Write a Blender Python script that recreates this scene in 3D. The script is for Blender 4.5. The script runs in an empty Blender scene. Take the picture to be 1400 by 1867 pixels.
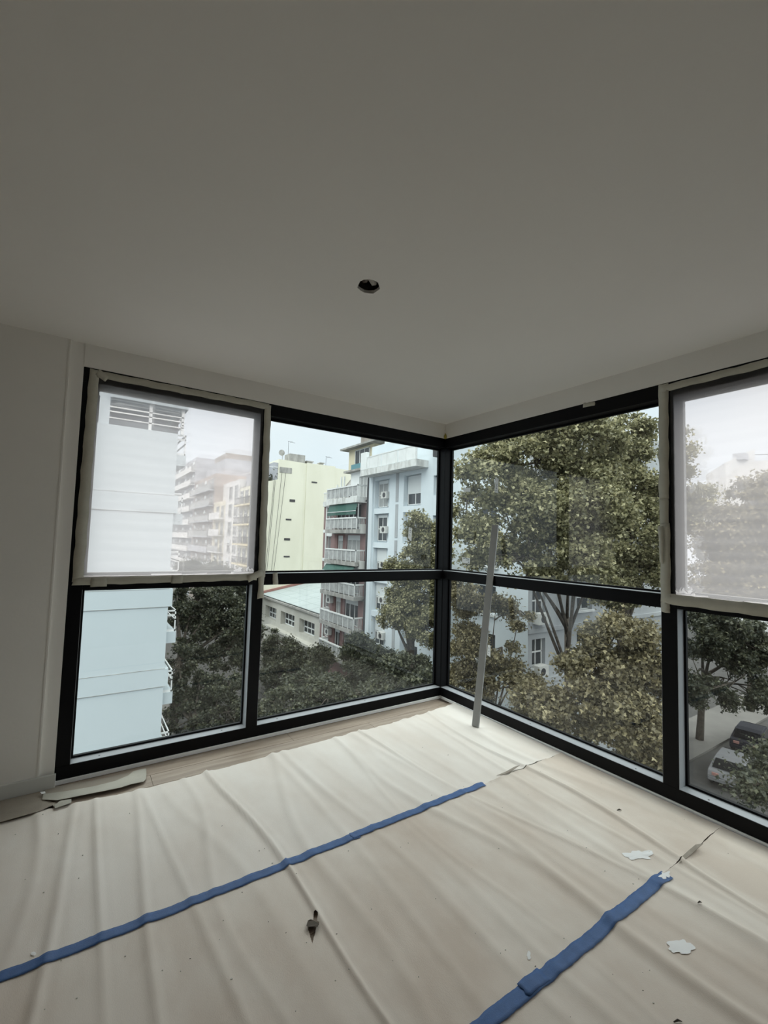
import bpy, bmesh, math, random
import numpy as np
from mathutils import Vector

S = bpy.context.scene
COL = S.collection
random.seed(7)

# ------------------------------------------------------------------ camera
CAM = np.array([-2.8796, -3.2344, 1.4513]); YAW, PITCH, ROLL, FPX = .5946, .0635, .0289, 819.34
_cy, _sy = math.cos(YAW), math.sin(YAW)
FWD = np.array([_sy*math.cos(PITCH), _cy*math.cos(PITCH), math.sin(PITCH)])
_r = np.array([_cy, -_sy, 0.]); _u = np.cross(_r, FWD)
RGT = math.cos(ROLL)*_r + math.sin(ROLL)*_u
UPV = -math.sin(ROLL)*_r + math.cos(ROLL)*_u
cd = bpy.data.cameras.new('camera'); cam = bpy.data.objects.new('camera', cd); COL.objects.link(cam)
from mathutils import Matrix
m = Matrix.Identity(4)
for i in range(3):
    m[i][0] = RGT[i]; m[i][1] = UPV[i]; m[i][2] = -FWD[i]; m[i][3] = CAM[i]
cam.matrix_world = m
cd.sensor_fit = 'VERTICAL'; cd.sensor_height = 36.; cd.lens = FPX/1867*36.
cd.clip_start = .05; cd.clip_end = 600
S.camera = cam

# ------------------------------------------------------------------ sky and exposure
W = bpy.data.worlds.new('sky'); S.world = W; W.use_nodes = True
nt = W.node_tree; nt.nodes.clear()
out = nt.nodes.new('ShaderNodeOutputWorld'); bg = nt.nodes.new('ShaderNodeBackground')
tc = nt.nodes.new('ShaderNodeTexCoord'); nz = nt.nodes.new('ShaderNodeTexNoise'); rp = nt.nodes.new('ShaderNodeValToRGB')
nz.inputs['Scale'].default_value = 2.2; nz.inputs['Detail'].default_value = 4
rp.color_ramp.elements[0].position = .35; rp.color_ramp.elements[0].color = (.86, .92, .98, 1)
rp.color_ramp.elements[1].position = .68; rp.color_ramp.elements[1].color = (.97, .98, 1.0, 1)
nt.links.new(tc.outputs['Generated'], nz.inputs['Vector']); nt.links.new(nz.outputs['Fac'], rp.inputs['Fac'])
nt.links.new(rp.outputs['Color'], bg.inputs['Color']); bg.inputs['Strength'].default_value = 0.50
nt.links.new(bg.outputs[0], out.inputs['Surface'])
sd = bpy.data.lights.new('veiled_sun_offscreen', 'SUN'); sd.energy = 2.75; sd.angle = math.radians(130); sd.color = (1, .95, .86)
so = bpy.data.objects.new('veiled_sun_offscreen', sd); COL.objects.link(so); so.rotation_euler = (math.radians(8), 0, math.radians(-35))
S.view_settings.view_transform = 'Standard'; S.view_settings.look = 'None'
S.view_settings.gamma = 1.0; S.view_settings.use_curve_mapping = False
S.view_settings.exposure = 1.14
S.cycles.use_denoising = True
S.cycles.max_bounces = 12; S.cycles.diffuse_bounces = 6; S.cycles.transparent_max_bounces = 24
S.cycles.transmission_bounces = 10; S.cycles.glossy_bounces = 4

# ------------------------------------------------------------------ photo ray helpers (a pixel only gives a direction)
def ray(px, py): return FWD + (px-700)/FPX*RGT - (py-933.5)/FPX*UPV
def onX(px, py, x): d = ray(px, py); return CAM + d*(x-CAM[0])/d[0]
def onY(px, py, y): d = ray(px, py); return CAM + d*(y-CAM[1])/d[1]
def onZ(px, py, z): d = ray(px, py); return CAM + d*(z-CAM[2])/d[2]
def deep(px, py, t): return CAM + ray(px, py)*t

# ------------------------------------------------------------------ materials
MATS = {}
def mat(name, col, rough=.6, var=.0, vscale=3., bump=0., bscale=40., metal=0., spec=.5, col2=None, stretch=None, detail=6, contrast=(.35, .65), sheen=0):
    if name in MATS: return MATS[name]
    M = bpy.data.materials.new(name); M.use_nodes = True; N = M.node_tree; L = N.links
    b = N.nodes['Principled BSDF']
    b.inputs['Roughness'].default_value = rough; b.inputs['Metallic'].default_value = metal
    b.inputs['Specular IOR Level'].default_value = spec
    c = list(col)+[1]
    b.inputs['Base Color'].default_value = c
    if var or col2 or bump:
        t = N.nodes.new('ShaderNodeTexCoord'); mp = N.nodes.new('ShaderNodeMapping')
        L.new(t.outputs['Object'], mp.inputs['Vector'])
        if stretch: mp.inputs['Scale'].default_value = stretch
    if var or col2:
        n = N.nodes.new('ShaderNodeTexNoise'); n.inputs['Scale'].default_value = vscale; n.inputs['Detail'].default_value = detail
        n.inputs['Roughness'].default_value = .6
        L.new(mp.outputs[0], n.inputs['Vector'])
        r = N.nodes.new('ShaderNodeValToRGB')
        d = col2 or [max(0, x*(1-var)) for x in col]
        r.color_ramp.elements[0].position = contrast[0]; r.color_ramp.elements[0].color = list(d)+[1]
        r.color_ramp.elements[1].position = contrast[1]; r.color_ramp.elements[1].color = c
        L.new(n.outputs['Fac'], r.inputs['Fac']); L.new(r.outputs['Color'], b.inputs['Base Color'])
    if bump:
        n2 = N.nodes.new('ShaderNodeTexNoise'); n2.inputs['Scale'].default_value = bscale; n2.inputs['Detail'].default_value = 5
        L.new(mp.outputs[0], n2.inputs['Vector'])
        bp = N.nodes.new('ShaderNodeBump'); bp.inputs['Strength'].default_value = bump; bp.inputs['Distance'].default_value = .01
        L.new(n2.outputs['Fac'], bp.inputs['Height']); L.new(bp.outputs[0], b.inputs['Normal'])
    MATS[name] = M
    return M

def glass_mat(name, tint, haze):
    M = bpy.data.materials.new(name); M.use_nodes = True; N = M.node_tree; L = N.links; N.nodes.clear()
    o = N.nodes.new('ShaderNodeOutputMaterial'); tr = N.nodes.new('ShaderNodeBsdfTransparent'); tr.inputs[0].default_value = list(tint)+[1]
    gl = N.nodes.new('ShaderNodeBsdfGlossy'); gl.inputs['Roughness'].default_value = .0; gl.inputs[0].default_value = (1, 1, 1, 1)
    fr = N.nodes.new('ShaderNodeFresnel'); fr.inputs['IOR'].default_value = 1.46
    ge = N.nodes.new('ShaderNodeNewGeometry'); iv = N.nodes.new('ShaderNodeMath'); iv.operation = 'SUBTRACT'; iv.inputs[0].default_value = 1.; L.new(ge.outputs['Backfacing'], iv.inputs[1])
    mu = N.nodes.new('ShaderNodeMath'); mu.operation = 'MULTIPLY'; L.new(fr.outputs[0], mu.inputs[0]); L.new(iv.outputs[0], mu.inputs[1])   # one reflection per face entered, none from inside the pane
    m1 = N.nodes.new('ShaderNodeMixShader'); L.new(mu.outputs[0], m1.inputs[0]); L.new(tr.outputs[0], m1.inputs[1]); L.new(gl.outputs[0], m1.inputs[2])
    df = N.nodes.new('ShaderNodeBsdfDiffuse'); df.inputs[0].default_value = (.5, .47, .45, 1)
    t = N.nodes.new('ShaderNodeTexCoord'); n = N.nodes.new('ShaderNodeTexNoise'); n.inputs['Scale'].default_value = 3; n.inputs['Detail'].default_value = 8
    L.new(t.outputs['Object'], n.inputs['Vector'])
    mr = N.nodes.new('ShaderNodeMapRange'); mr.inputs[1].default_value = .35; mr.inputs[2].default_value = .75; mr.inputs[3].default_value = haze*.5; mr.inputs[4].default_value = haze*1.6
    L.new(n.outputs['Fac'], mr.inputs[0])
    m2 = N.nodes.new('ShaderNodeMixShader'); L.new(mr.outputs[0], m2.inputs[0]); L.new(m1.outputs[0], m2.inputs[1]); L.new(df.outputs[0], m2.inputs[2])
    L.new(m2.outputs[0], o.inputs['Surface']); MATS[name] = M
    return M

def film_mat(name):
    M = bpy.data.materials.new(name); M.use_nodes = True; N = M.node_tree; L = N.links; N.nodes.clear()
    o = N.nodes.new('ShaderNodeOutputMaterial')
    t = N.nodes.new('ShaderNodeTexCoord'); mp = N.nodes.new('ShaderNodeMapping'); mp.inputs['Scale'].default_value = (2.0, 2.0, 26.)
    L.new(t.outputs['Object'], mp.inputs['Vector'])
    n = N.nodes.new('ShaderNodeTexNoise'); n.inputs['Scale'].default_value = 1.6; n.inputs['Detail'].default_value = 3; L.new(mp.outputs[0], n.inputs['Vector'])
    bp = N.nodes.new('ShaderNodeBump'); bp.inputs['Strength'].default_value = .06; bp.inputs['Distance'].default_value = .010
    L.new(n.outputs['Fac'], bp.inputs['Height'])
    rf = N.nodes.new('ShaderNodeBsdfRefraction'); rf.inputs['IOR'].default_value = 1.06; rf.inputs['Roughness'].default_value = .022
    rf.inputs[0].default_value = (.97, .97, .97, 1); L.new(bp.outputs[0], rf.inputs['Normal'])
    tr = N.nodes.new('ShaderNodeBsdfTransparent'); tr.inputs[0].default_value = (1, 1, 1, 1)
    m1 = N.nodes.new('ShaderNodeMixShader'); m1.inputs[0].default_value = .82
    L.new(rf.outputs[0], m1.inputs[1]); L.new(tr.outputs[0], m1.inputs[2])
    tl = N.nodes.new('ShaderNodeBsdfTranslucent'); tl.inputs[0].default_value = (.97, .97, .985, 1)
    m2 = N.nodes.new('ShaderNodeMixShader'); m2.inputs[0].default_value = .38
    L.new(m1.outputs[0], m2.inputs[1]); L.new(tl.outputs[0], m2.inputs[2])
    gl = N.nodes.new('ShaderNodeBsdfGlossy'); gl.inputs['Roughness'].default_value = .12; L.new(bp.outputs[0], gl.inputs['Normal'])
    m3 = N.nodes.new('ShaderNodeMixShader'); m3.inputs[0].default_value = .035
    L.new(m2.outputs[0], m3.inputs[1]); L.new(gl.outputs[0], m3.inputs[2])
    L.new(m3.outputs[0], o.inputs['Surface']); MATS[name] = M
    return M

def leaf_mat(name, c0, c1, c2, trans=.35):
    M = bpy.data.materials.new(name); M.use_nodes = True; N = M.node_tree; L = N.links; N.nodes.clear()
    o = N.nodes.new('ShaderNodeOutputMaterial'); g = N.nodes.new('ShaderNodeNewGeometry'); r = N.nodes.new('ShaderNodeValToRGB')
    r.color_ramp.elements[0].color = list(c0)+[1]; r.color_ramp.elements[1].color = list(c2)+[1]
    e = r.color_ramp.elements.new(.6); e.color = list(c1)+[1]
    L.new(g.outputs['Random Per Island'], r.inputs['Fac'])
    p = N.nodes.new('ShaderNodeBsdfPrincipled'); p.inputs['Roughness'].default_value = .45; L.new(r.outputs['Color'], p.inputs['Base Color'])
    t = N.nodes.new('ShaderNodeBsdfTranslucent'); L.new(r.outputs['Color'], t.inputs[0])
    mx = N.nodes.new('ShaderNodeMixShader'); mx.inputs[0].default_value = trans
    L.new(p.outputs[0], mx.inputs[1]); L.new(t.outputs[0], mx.inputs[2]); L.new(mx.outputs[0], o.inputs['Surface']); MATS[name] = M
    return M

WALLC = (.86, .835, .79)
mat('plaster', WALLC, .75, var=.04, vscale=1.2, bump=.05, bscale=60)
mat('ceiling_paint', (.86, .835, .79), .8, var=.03, vscale=.8, bump=.03, bscale=50)
mat('baseboard_paint', (.66, .66, .63), .5)
mat('oak', (.44, .36, .29), .5, col2=(.30, .235, .185), vscale=2.2, stretch=(1.2, 14, 14), bump=.08, bscale=30)
mat('paper', (.84, .775, .705), .75, col2=(.70, .605, .525), vscale=1.1, bump=.10, bscale=220, contrast=(.38, .6), stretch=(1.6, .8, 1))
mat('paper_pale', (.89, .845, .795), .72, col2=(.80, .73, .665), vscale=1.1, bump=.10, bscale=220, contrast=(.36, .6), stretch=(1.6, .8, 1))
mat('kraft', (.36, .315, .265), .8, var=.15, vscale=6, bump=.1, bscale=150)
mat('scrap_paper', (.50, .48, .42), .75, var=.1, vscale=8, bump=.1, bscale=150)
mat('blue_tape', (.06, .15, .38), .55, var=.2, vscale=30, bump=.15, bscale=300)
mat('masking_tape', (.53, .51, .43), .6, var=.12, vscale=12, bump=.12, bscale=90)
mat('black_aluminium', (.004, .004, .005), .45, bump=.02, bscale=300, spec=.14)
mat('sill_aluminium', (.36, .38, .41), .38)
mat('rubber', (.01, .01, .011), .7)
mat('grey_aluminium', (.34, .345, .34), .42, var=.05, vscale=10, metal=.0)
mat('white_paint', (.93, .94, .95), .6)
mat('debris_dark', (.09, .075, .06), .9)
mat('debris_pale', (.7, .68, .63), .8)
mat('hole_concrete', (.5, .46, .41), .95, var=.5, vscale=30, bump=.8, bscale=60)
mat('foam_yellow', (.38, .31, .06), .9)
mat('sticker', (.86, .88, .88), .5)
mat('sticker_ink', (.13, .15, .18), .6)
glass_mat('glass', (.90, .95, .955), .012)
film_mat('film')
def edge_mat(name):
    M = bpy.data.materials.new(name); M.use_nodes = True; N = M.node_tree; L = N.links; b = N.nodes['Principled BSDF']
    b.inputs['Base Color'].default_value = (.9, .9, .92, 1); b.inputs['Roughness'].default_value = .2
    t = N.nodes.new('ShaderNodeBsdfTranslucent'); t.inputs[0].default_value = (.97, .97, .98, 1); mx = N.nodes.new('ShaderNodeMixShader'); mx.inputs[0].default_value = .75
    L.new(b.outputs[0], mx.inputs[1]); L.new(t.outputs[0], mx.inputs[2]); L.new(mx.outputs[0], N.nodes['Material Output'].inputs['Surface']); MATS[name] = M
edge_mat('film_edge')
# exterior
mat('asphalt', (.06, .056, .054), .9, var=.3, vscale=1.5, bump=.2, bscale=40)
mat('pavement', (.16, .15, .14), .9, var=.25, vscale=.6)
mat('kerb_stone', (.3, .29, .27), .9)
mat('yellow_render', (.74, .725, .615), .9, col2=(.67, .655, .545), vscale=.35, stretch=(1, 1, .35))
mat('yellow_street', (.70, .62, .42), .9, var=.15, vscale=.6)
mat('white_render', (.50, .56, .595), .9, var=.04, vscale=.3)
mat('white_trim', (.78, .80, .80), .7, var=.1, vscale=1.5)
mat('grime_concrete', (.42, .41, .39), .9, col2=(.23, .225, .215), vscale=1.8, stretch=(1, 1, .5))
mat('stained_white', (.66, .67, .66), .8, col2=(.38, .375, .36), vscale=2.2, stretch=(1, 1, .35), contrast=(.3, .55))
mat('pink_brick', (.25, .155, .15), .9, var=.25, vscale=1.5)
mat('blue_render', (.70, .765, .81), .9, col2=(.62, .685, .735), vscale=.5, stretch=(1, 1, .3))
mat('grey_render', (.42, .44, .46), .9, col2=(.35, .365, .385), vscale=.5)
mat('cream_render', (.66, .62, .50), .9, col2=(.56, .52, .42), vscale=.7)
mat('low_wall', (.55, .54, .50), .9, col2=(.46, .445, .40), vscale=.8)
mat('beige_render', (.68, .62, .46), .9, var=.1, vscale=.8)
mat('brown_render', (.34, .30, .27), .9, var=.3, vscale=1.2)
mat('far_white', (.66, .66, .66), .9, var=.08, vscale=.5)
mat('far_grey', (.45, .46, .50), .9, var=.2, vscale=.7)
mat('far_brown', (.40, .34, .31), .9, var=.25, vscale=.7)
mat('roof_sheet', (.38, .43, .44), .6, var=.08, vscale=.8)
mat('roof_flash', (.30, .15, .13), .8)
mat('dark_glass', (.035, .04, .045), .12)
mat('curtain', (.40, .41, .41), .9, var=.25, vscale=6, stretch=(6, 6, .3))
mat('shutter', (.66, .69, .70), .7)
mat('dark_shutter', (.16, .15, .15), .7, var=.2, vscale=5)
mat('green_canvas', (.04, .115, .095), .8, var=.2, vscale=2)
mat('teal_canvas', (.12, .26, .30), .8)
mat('frosted_panel', (.42, .43, .43), .5, col2=(.27, .275, .275), vscale=2.5)
mat('dark_metal', (.05, .05, .055), .6)
mat('ac_white', (.60, .60, .58), .6)
mat('wood_sunroom', (.25, .17, .15), .8)
mat('bark', (.12, .10, .082), .95, col2=(.06, .05, .04), vscale=6, bump=.4, bscale=20)
mat('car_silver', (.16, .16, .17), .45, spec=.3)
mat('car_dark', (.012, .012, .02), .5, spec=.15)
mat('car_glass', (.012, .012, .014), .05)
mat('tyre', (.012, .012, .012), .9)
mat('rail_white', (.72, .73, .73), .6)
leaf_mat('leaf_olive', (.11, .112, .058), (.25, .24, .13), (.58, .54, .33))
leaf_mat('leaf_gold', (.10, .088, .05), (.18, .157, .09), (.44, .385, .23))
leaf_mat('leaf_green', (.036, .043, .028), (.068, .075, .048), (.16, .165, .10))

# ------------------------------------------------------------------ mesh builder
class MB:
    def __init__(s): s.v = []; s.f = []
    def box(s, x0, x1, y0, y1, z0, z1):
        b = len(s.v)
        s.v += [(x, y, z) for z in (z0, z1) for y in (y0, y1) for x in (x0, x1)]
        s.f += [tuple(b+i for i in q) for q in ((0, 2, 3, 1), (4, 5, 7, 6), (0, 1, 5, 4), (2, 6, 7, 3), (0, 4, 6, 2), (1, 3, 7, 5))]
        return s
    def hexa(s, p):   # 8 points, order as in box
        b = len(s.v); s.v += [tuple(q) for q in p]
        s.f += [tuple(b+i for i in q) for q in ((0, 2, 3, 1), (4, 5, 7, 6), (0, 1, 5, 4), (2, 6, 7, 3), (0, 4, 6, 2), (1, 3, 7, 5))]
        return s
    def beam(s, a, b_, w, h, up=(0, 0, 1)):
        a = Vector(a); b_ = Vector(b_); d = (b_-a).normalized(); side = d.cross(Vector(up))
        if side.length < 1e-4: side = d.cross(Vector((1, 0, 0)))
        side.normalize(); top = side.cross(d)
        p = []
        for e in (a, b_):
            for j in (-1, 1):
                for i in (-1, 1): p.append(tuple(e+side*(i*w/2)+top*(j*h/2)))
        return s.hexa(p)
    def quad(s, *p):
        b = len(s.v); s.v += [tuple(q) for q in p]; s.f.append(tuple(range(b, b+len(p)))); return s
    def prism(s, base, off):
        n = len(base); b = len(s.v); off = np.array(off)
        s.v += [tuple(q) for q in base] + [tuple(np.array(q)+off) for q in base]
        s.f.append(tuple(range(b+n-1, b-1, -1))); s.f.append(tuple(range(b+n, b+2*n)))
        for i in range(n): s.f.append((b+i, b+(i+1) % n, b+n+(i+1) % n, b+n+i))
        return s
    def tube(s, pts, rad, n=6):
        pts = [Vector(p) for p in pts]; b = len(s.v)
        for k, p in enumerate(pts):
            d = (pts[min(k+1, len(pts)-1)]-pts[max(k-1, 0)]).normalized()
            a = d.cross(Vector((.31, .77, .12))); a.normalize(); c = d.cross(a)
            r = rad[k] if hasattr(rad, '__len__') else rad
            for j in range(n):
                t = 2*math.pi*j/n; s.v.append(tuple(p+a*(r*math.cos(t))+c*(r*math.sin(t))))
        for k in range(len(pts)-1):
            for j in range(n):
                s.f.append((b+k*n+j, b+k*n+(j+1) % n, b+(k+1)*n+(j+1) % n, b+(k+1)*n+j))
        s.f.append(tuple(b+n-1-j for j in range(n))); s.f.append(tuple(b+(len(pts)-1)*n+j for j in range(n)))
        return s
    def build(s, name, material, parent=None, smooth=False, bevel=0):
        me = bpy.data.meshes.new(name); me.from_pydata(s.v, [], s.f); me.update()
        return link(name, me, material, parent, smooth, bevel)

def link(name, me, material, parent=None, smooth=False, bevel=0):
    o = bpy.data.objects.new(name, me); COL.objects.link(o)
    me.materials.append(MATS[material])
    if smooth: me.polygons.foreach_set('use_smooth', [True]*len(me.polygons))
    if bevel:
        md = o.modifiers.new('edge', 'BEVEL'); md.width = bevel; md.segments = 2; md.limit_method = 'ANGLE'
    if parent: set_parent(o, parent)
    return o
def set_parent(o, p):
    o.parent = p; o.matrix_parent_inverse = Matrix.Translation(-Vector(p.location)) if p.type == 'EMPTY' else Matrix.Identity(4)
def tag(o, label, cat, group=None, kind=None):
    o['label'] = label; o['category'] = cat
    if group: o['group'] = group
    if kind: o['kind'] = kind
    return o
def struct(o, label=None):
    o['kind'] = 'structure'
    if label: o['label'] = label
    return o
def empty(name, loc=(0, 0, 0)):
    e = bpy.data.objects.new(name, None); COL.objects.link(e); e.location = loc; e.empty_display_size = .1
    return e
def B(*a): return MB().box(*a)

# ================================================================== ROOM SHELL
ZC = 2.5916; XL = -2.913; ZF0, ZF1 = .025, 2.45; DEP = .1
X0, Y0 = -5.6, -6.6     # far room walls
# ceiling with a broken-out hole for the lamp cable
HC = (-1.863, -1.557)
hr = random.Random(3)
ring = []
ang0 = math.radians(-38)
for k in range(14):
    t = 2*math.pi*k/14; a = .057*(1+hr.uniform(-.10, .08)); b = .051*(1+hr.uniform(-.10, .08))
    u, v = a*math.cos(t), b*math.sin(t)
    ring.append((HC[0]+u*math.cos(math.radians(58))-v*math.sin(math.radians(58)), HC[1]+u*math.sin(math.radians(58))+v*math.cos(math.radians(58))))
bm = bmesh.new()
oc = [bm.verts.new((x, y, ZC)) for x, y in ((X0-.1, Y0-.1), (.2, Y0-.1), (.2, .2), (X0-.1, .2))]
rc = [bm.verts.new((x, y, ZC)) for x, y in ring]
eds = [bm.edges.new((oc[i], oc[(i+1) % 4])) for i in range(4)] + [bm.edges.new((rc[i], rc[(i+1) % 14])) for i in range(14)]
bmesh.ops.triangle_fill(bm, edges=eds, use_beauty=True)
up = [bm.verts.new((x+hr.uniform(-.004, .004), y+hr.uniform(-.004, .004), ZC+.016)) for x, y in ring]
for i in range(14): bm.faces.new((rc[i], rc[(i+1) % 14], up[(i+1) % 14], up[i]))
for f in list(bm.faces):
    if all(abs(v.co.z-ZC) < 1e-6 for v in f.verts) and all((v.co.x-HC[0])**2+(v.co.y-HC[1])**2 < .02 for v in f.verts): bm.faces.remove(f)
me = bpy.data.meshes.new('ceiling'); bm.to_mesh(me); bm.free()
ceil = struct(link('ceiling', me, 'ceiling_paint'))
mb = MB()
mb.box(HC[0]-.16, HC[0]+.16, HC[1]-.16, HC[1]-.15, ZC+.005, ZC+.16).box(HC[0]-.16, HC[0]+.16, HC[1]+.15, HC[1]+.16, ZC+.005, ZC+.16)
mb.box(HC[0]-.16, HC[0]-.15, HC[1]-.15, HC[1]+.15, ZC+.005, ZC+.16).box(HC[0]+.15, HC[0]+.16, HC[1]-.15, HC[1]+.15, ZC+.005, ZC+.16)
mb.box(HC[0]-.16, HC[0]+.16, HC[1]-.16, HC[1]+.16, ZC+.13, ZC+.16)
mb.build('hole_cavity', 'hole_concrete', ceil)
for k, (dx, dy, s, mt) in enumerate(((.028, .01, .03, 'debris_pale'), (-.03, -.02, .035, 'hole_concrete'), (.0, .045, .03, 'hole_concrete'), (-.01, .02, .02, 'hole_concrete'))):
    mb = MB(); rr = random.Random(k)
    mb.tube([(HC[0]+dx+rr.uniform(-.01, .01), HC[1]+dy, ZC+.13), (HC[0]+dx, HC[1]+dy, ZC+.05+.01*k), (HC[0]+dx+.01, HC[1]+dy+.006, ZC+.028+.01*k)], [s, s*.8, s*.35], 7)
    mb.build('concrete_lump', mt, ceil)
sl = B(X0-.1, .25, Y0-.1, .25, ZC+.17, ZC+.3).build('roof_slab', 'plaster', ceil)

# walls
wl = MB()
wl.box(X0-.1, XL, 0, .25, -.2, ZC+.18)
wl.box(XL, 0, -.004, .25, ZF1, ZC+.18)
wl.box(X0, -2.985, -.018, 0, -.0, ZC)                 # plaster build-up that ends in a vertical bead
wl.box(-2.992, -2.983, -.021, 0, .075, ZC)
struct(wl.build('wall_left', 'plaster'))
wr = MB()
wr.box(0, .25, Y0-.1, -3.13, -.2, ZC+.18)
wr.box(-.004, .25, -3.13, .25, ZF1, ZC+.18)
struct(wr.build('wall_right', 'plaster'))
struct(B(X0-.1, .2, Y0-.15, Y0, -.2, ZC+.18).build('wall_back', 'plaster'))
struct(B(X0-.15, X0, Y0, .2, -.2, ZC+.18).build('wall_side', 'plaster'))
struct(B(X0, -2.905, -.034, -.016, 0, .078).build('baseboard_left', 'baseboard_paint', bevel=.003))
struct(B(XL, 0, -.006, .12, 0, ZF0).build('trim_1', 'white_paint', bevel=.003))
struct(B(-.006, .12, -3.13, 0, 0, ZF0).build('trim_2', 'white_paint', bevel=.003))
# floor: slab with oak boards laid on it along the window wall
fl = struct(B(X0-.1, .2, Y0-.1, .2, -.2, -.014).build('floor', 'oak'))
rr = random.Random(5)
yy = -.006; row = 0
while yy > -3.4:
    x = X0+rr.uniform(-1.2, 0)
    while x < 0:
        L_ = rr.uniform(1.1, 1.6); x1 = min(x+L_, -.006); x0 = max(x, X0)
        if x1-x0 > .05:
            p = B(x0+.0008, x1-.0008, yy-.138+.0012, yy-.0012, -.014, 0).build('floor_plank', 'oak', fl, bevel=.0012)
        x += L_
    yy -= .138; row += 1

# ------------------------------------------------------------------ window frames
XM0, XM1 = -1.8186, -1.7396; YM0, YM1 = -1.9348, -2.0183
Z1, Z2, Z3, Z4 = .1003, 1.1069, 1.1833, 2.36
XJ = -2.842; YE0, YE1 = -3.05, -3.13
def fbox(*a): return B(*a)
w1 = struct(empty('window_1', (-1.45, .05, ZF0)))
fbox(XL, 0, 0, .115, ZF0, Z1).build('bottom_rail', 'black_aluminium', w1, bevel=.002)
fbox(XL, 0, 0, .115, Z4, ZF1).build('top_rail', 'black_aluminium', w1, bevel=.002)
fbox(XL, XJ, 0.0005, .115, Z1, Z4).build('jamb', 'black_aluminium', w1, bevel=.002)
fbox(XM0, XM1, 0.0005, .115, Z1, Z4).build('mullion', 'black_aluminium', w1, bevel=.002)
fbox(XJ, XM0, 0.001, .115, Z2, Z3).build('transom', 'black_aluminium', w1, bevel=.002)
fbox(XM1, 0, 0.001, .115, Z2, Z3).build('transom', 'black_aluminium', w1, bevel=.002)
fbox(0, .115, 0, .115, ZF0, ZF1).build('corner_post', 'black_aluminium', w1, bevel=.002)
w2 = struct(empty('window_2', (.05, -1.6, ZF0)))
fbox(0, .115, YE1, 0, ZF0, Z1).build('bottom_rail', 'black_aluminium', w2, bevel=.002)
fbox(0, .115, YE1, 0, Z4, ZF1).build('top_rail', 'black_aluminium', w2, bevel=.002)
fbox(0.0005, .115, YM1, YM0, Z1, Z4).build('mullion', 'black_aluminium', w2, bevel=.002)
fbox(0.0005, .115, YE1, YE0, Z1, Z4).build('jamb', 'black_aluminium', w2, bevel=.002)
fbox(0.001, .115, YM0, 0, Z2, Z3).build('transom', 'black_aluminium', w2, bevel=.002)
fbox(0.001, .115, YE0, YM1, Z2, Z3).build('transom', 'black_aluminium', w2, bevel=.002)
# glazing beads in each light, glass behind them
def bead(win, axis, a0, a1, z0, z1):
    t = .014
    for (p0, p1, q0, q1) in ((a0, a1, z0, z0+t), (a0, a1, z1-t, z1), (a0, a0+t, z0+t, z1-t), (a1-t, a1, z0+t, z1-t)):
        if axis == 'A': B(p0, p1, .078, .1, q0, q1).build('glazing_bead', 'black_aluminium', win)
        else: B(.078, .1, p0, p1, q0, q1).build('glazing_bead', 'black_aluminium', win)
def pane(win, axis, a0, a1, z0, z1):
    bead(win, axis, a0, a1, z0, z1)
    if axis == 'A': return B(a0, a1, .092, .098, z0, z1).build('glass_pane', 'glass', win)
    return B(.092, .098, a0, a1, z0, z1).build('glass_pane', 'glass', win)
pane(w1, 'A', XJ, XM0, Z1, Z2); pane(w1, 'A', XM1, 0, Z1, Z2); pane(w1, 'A', XM1, 0, Z3, Z4)
pane(w2, 'B', YM0, 0, Z1, Z2); pane(w2, 'B', YM0, 0, Z3, Z4); pane(w2, 'B', YE0, YM1, Z1, Z2)
# sill plates on the bottom rails and transoms, grey reveals on the mullions
for a, b_ in ((XJ, XM0), (XM1, 0)):
    B(a, b_, .003, .078, Z1, Z1+.002).build('sill_plate', 'sill_aluminium', w1); B(a, b_, .003, .078, Z3, Z3+.002).build('sill_plate', 'sill_aluminium', w1)
    B(a+.0, a+.002, .004, .078, Z1+.002, Z2).build('reveal', 'sill_aluminium', w1); B(b_-.002, b_, .004, .078, Z1+.002, Z2).build('reveal', 'sill_aluminium' if b_ else 'black_aluminium', w1)
for a, b_ in ((YM0, 0), (YE0, YM1)):
    B(.003, .078, a, b_, Z1, Z1+.002).build('sill_plate', 'sill_aluminium', w2); B(.003, .078, a, b_, Z3, Z3+.002).build('sill_plate', 'sill_aluminium', w2)
    B(.004, .078, a, a+.002, Z1+.002, Z2).build('reveal', 'sill_aluminium', w2); B(.004, .078, b_-.002, b_, Z1+.002, Z2).build('reveal', 'sill_aluminium' if b_ else 'black_aluminium', w2)
# empty lights: a thin grey sub-frame only
for (p0, p1, q0, q1) in ((XJ, XM0, Z3, Z3+.02), (XJ, XM0, Z4-.02, Z4), (XJ, XJ+.018, Z3, Z4), (XM0-.018, XM0, Z3, Z4)):
    B(p0, p1, .07, .1, q0, q1).build('sub_frame', 'grey_aluminium', w1)
for (p0, p1, q0, q1) in ((YE0, YM1, Z3, Z3+.02), (YE0, YM1, Z4-.02, Z4), (YE0, YE0+.018, Z3, Z4), (YM1-.018, YM1, Z3, Z4)):
    B(.07, .1, p0, p1, q0, q1).build('sub_frame', 'grey_aluminium', w2)
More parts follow.
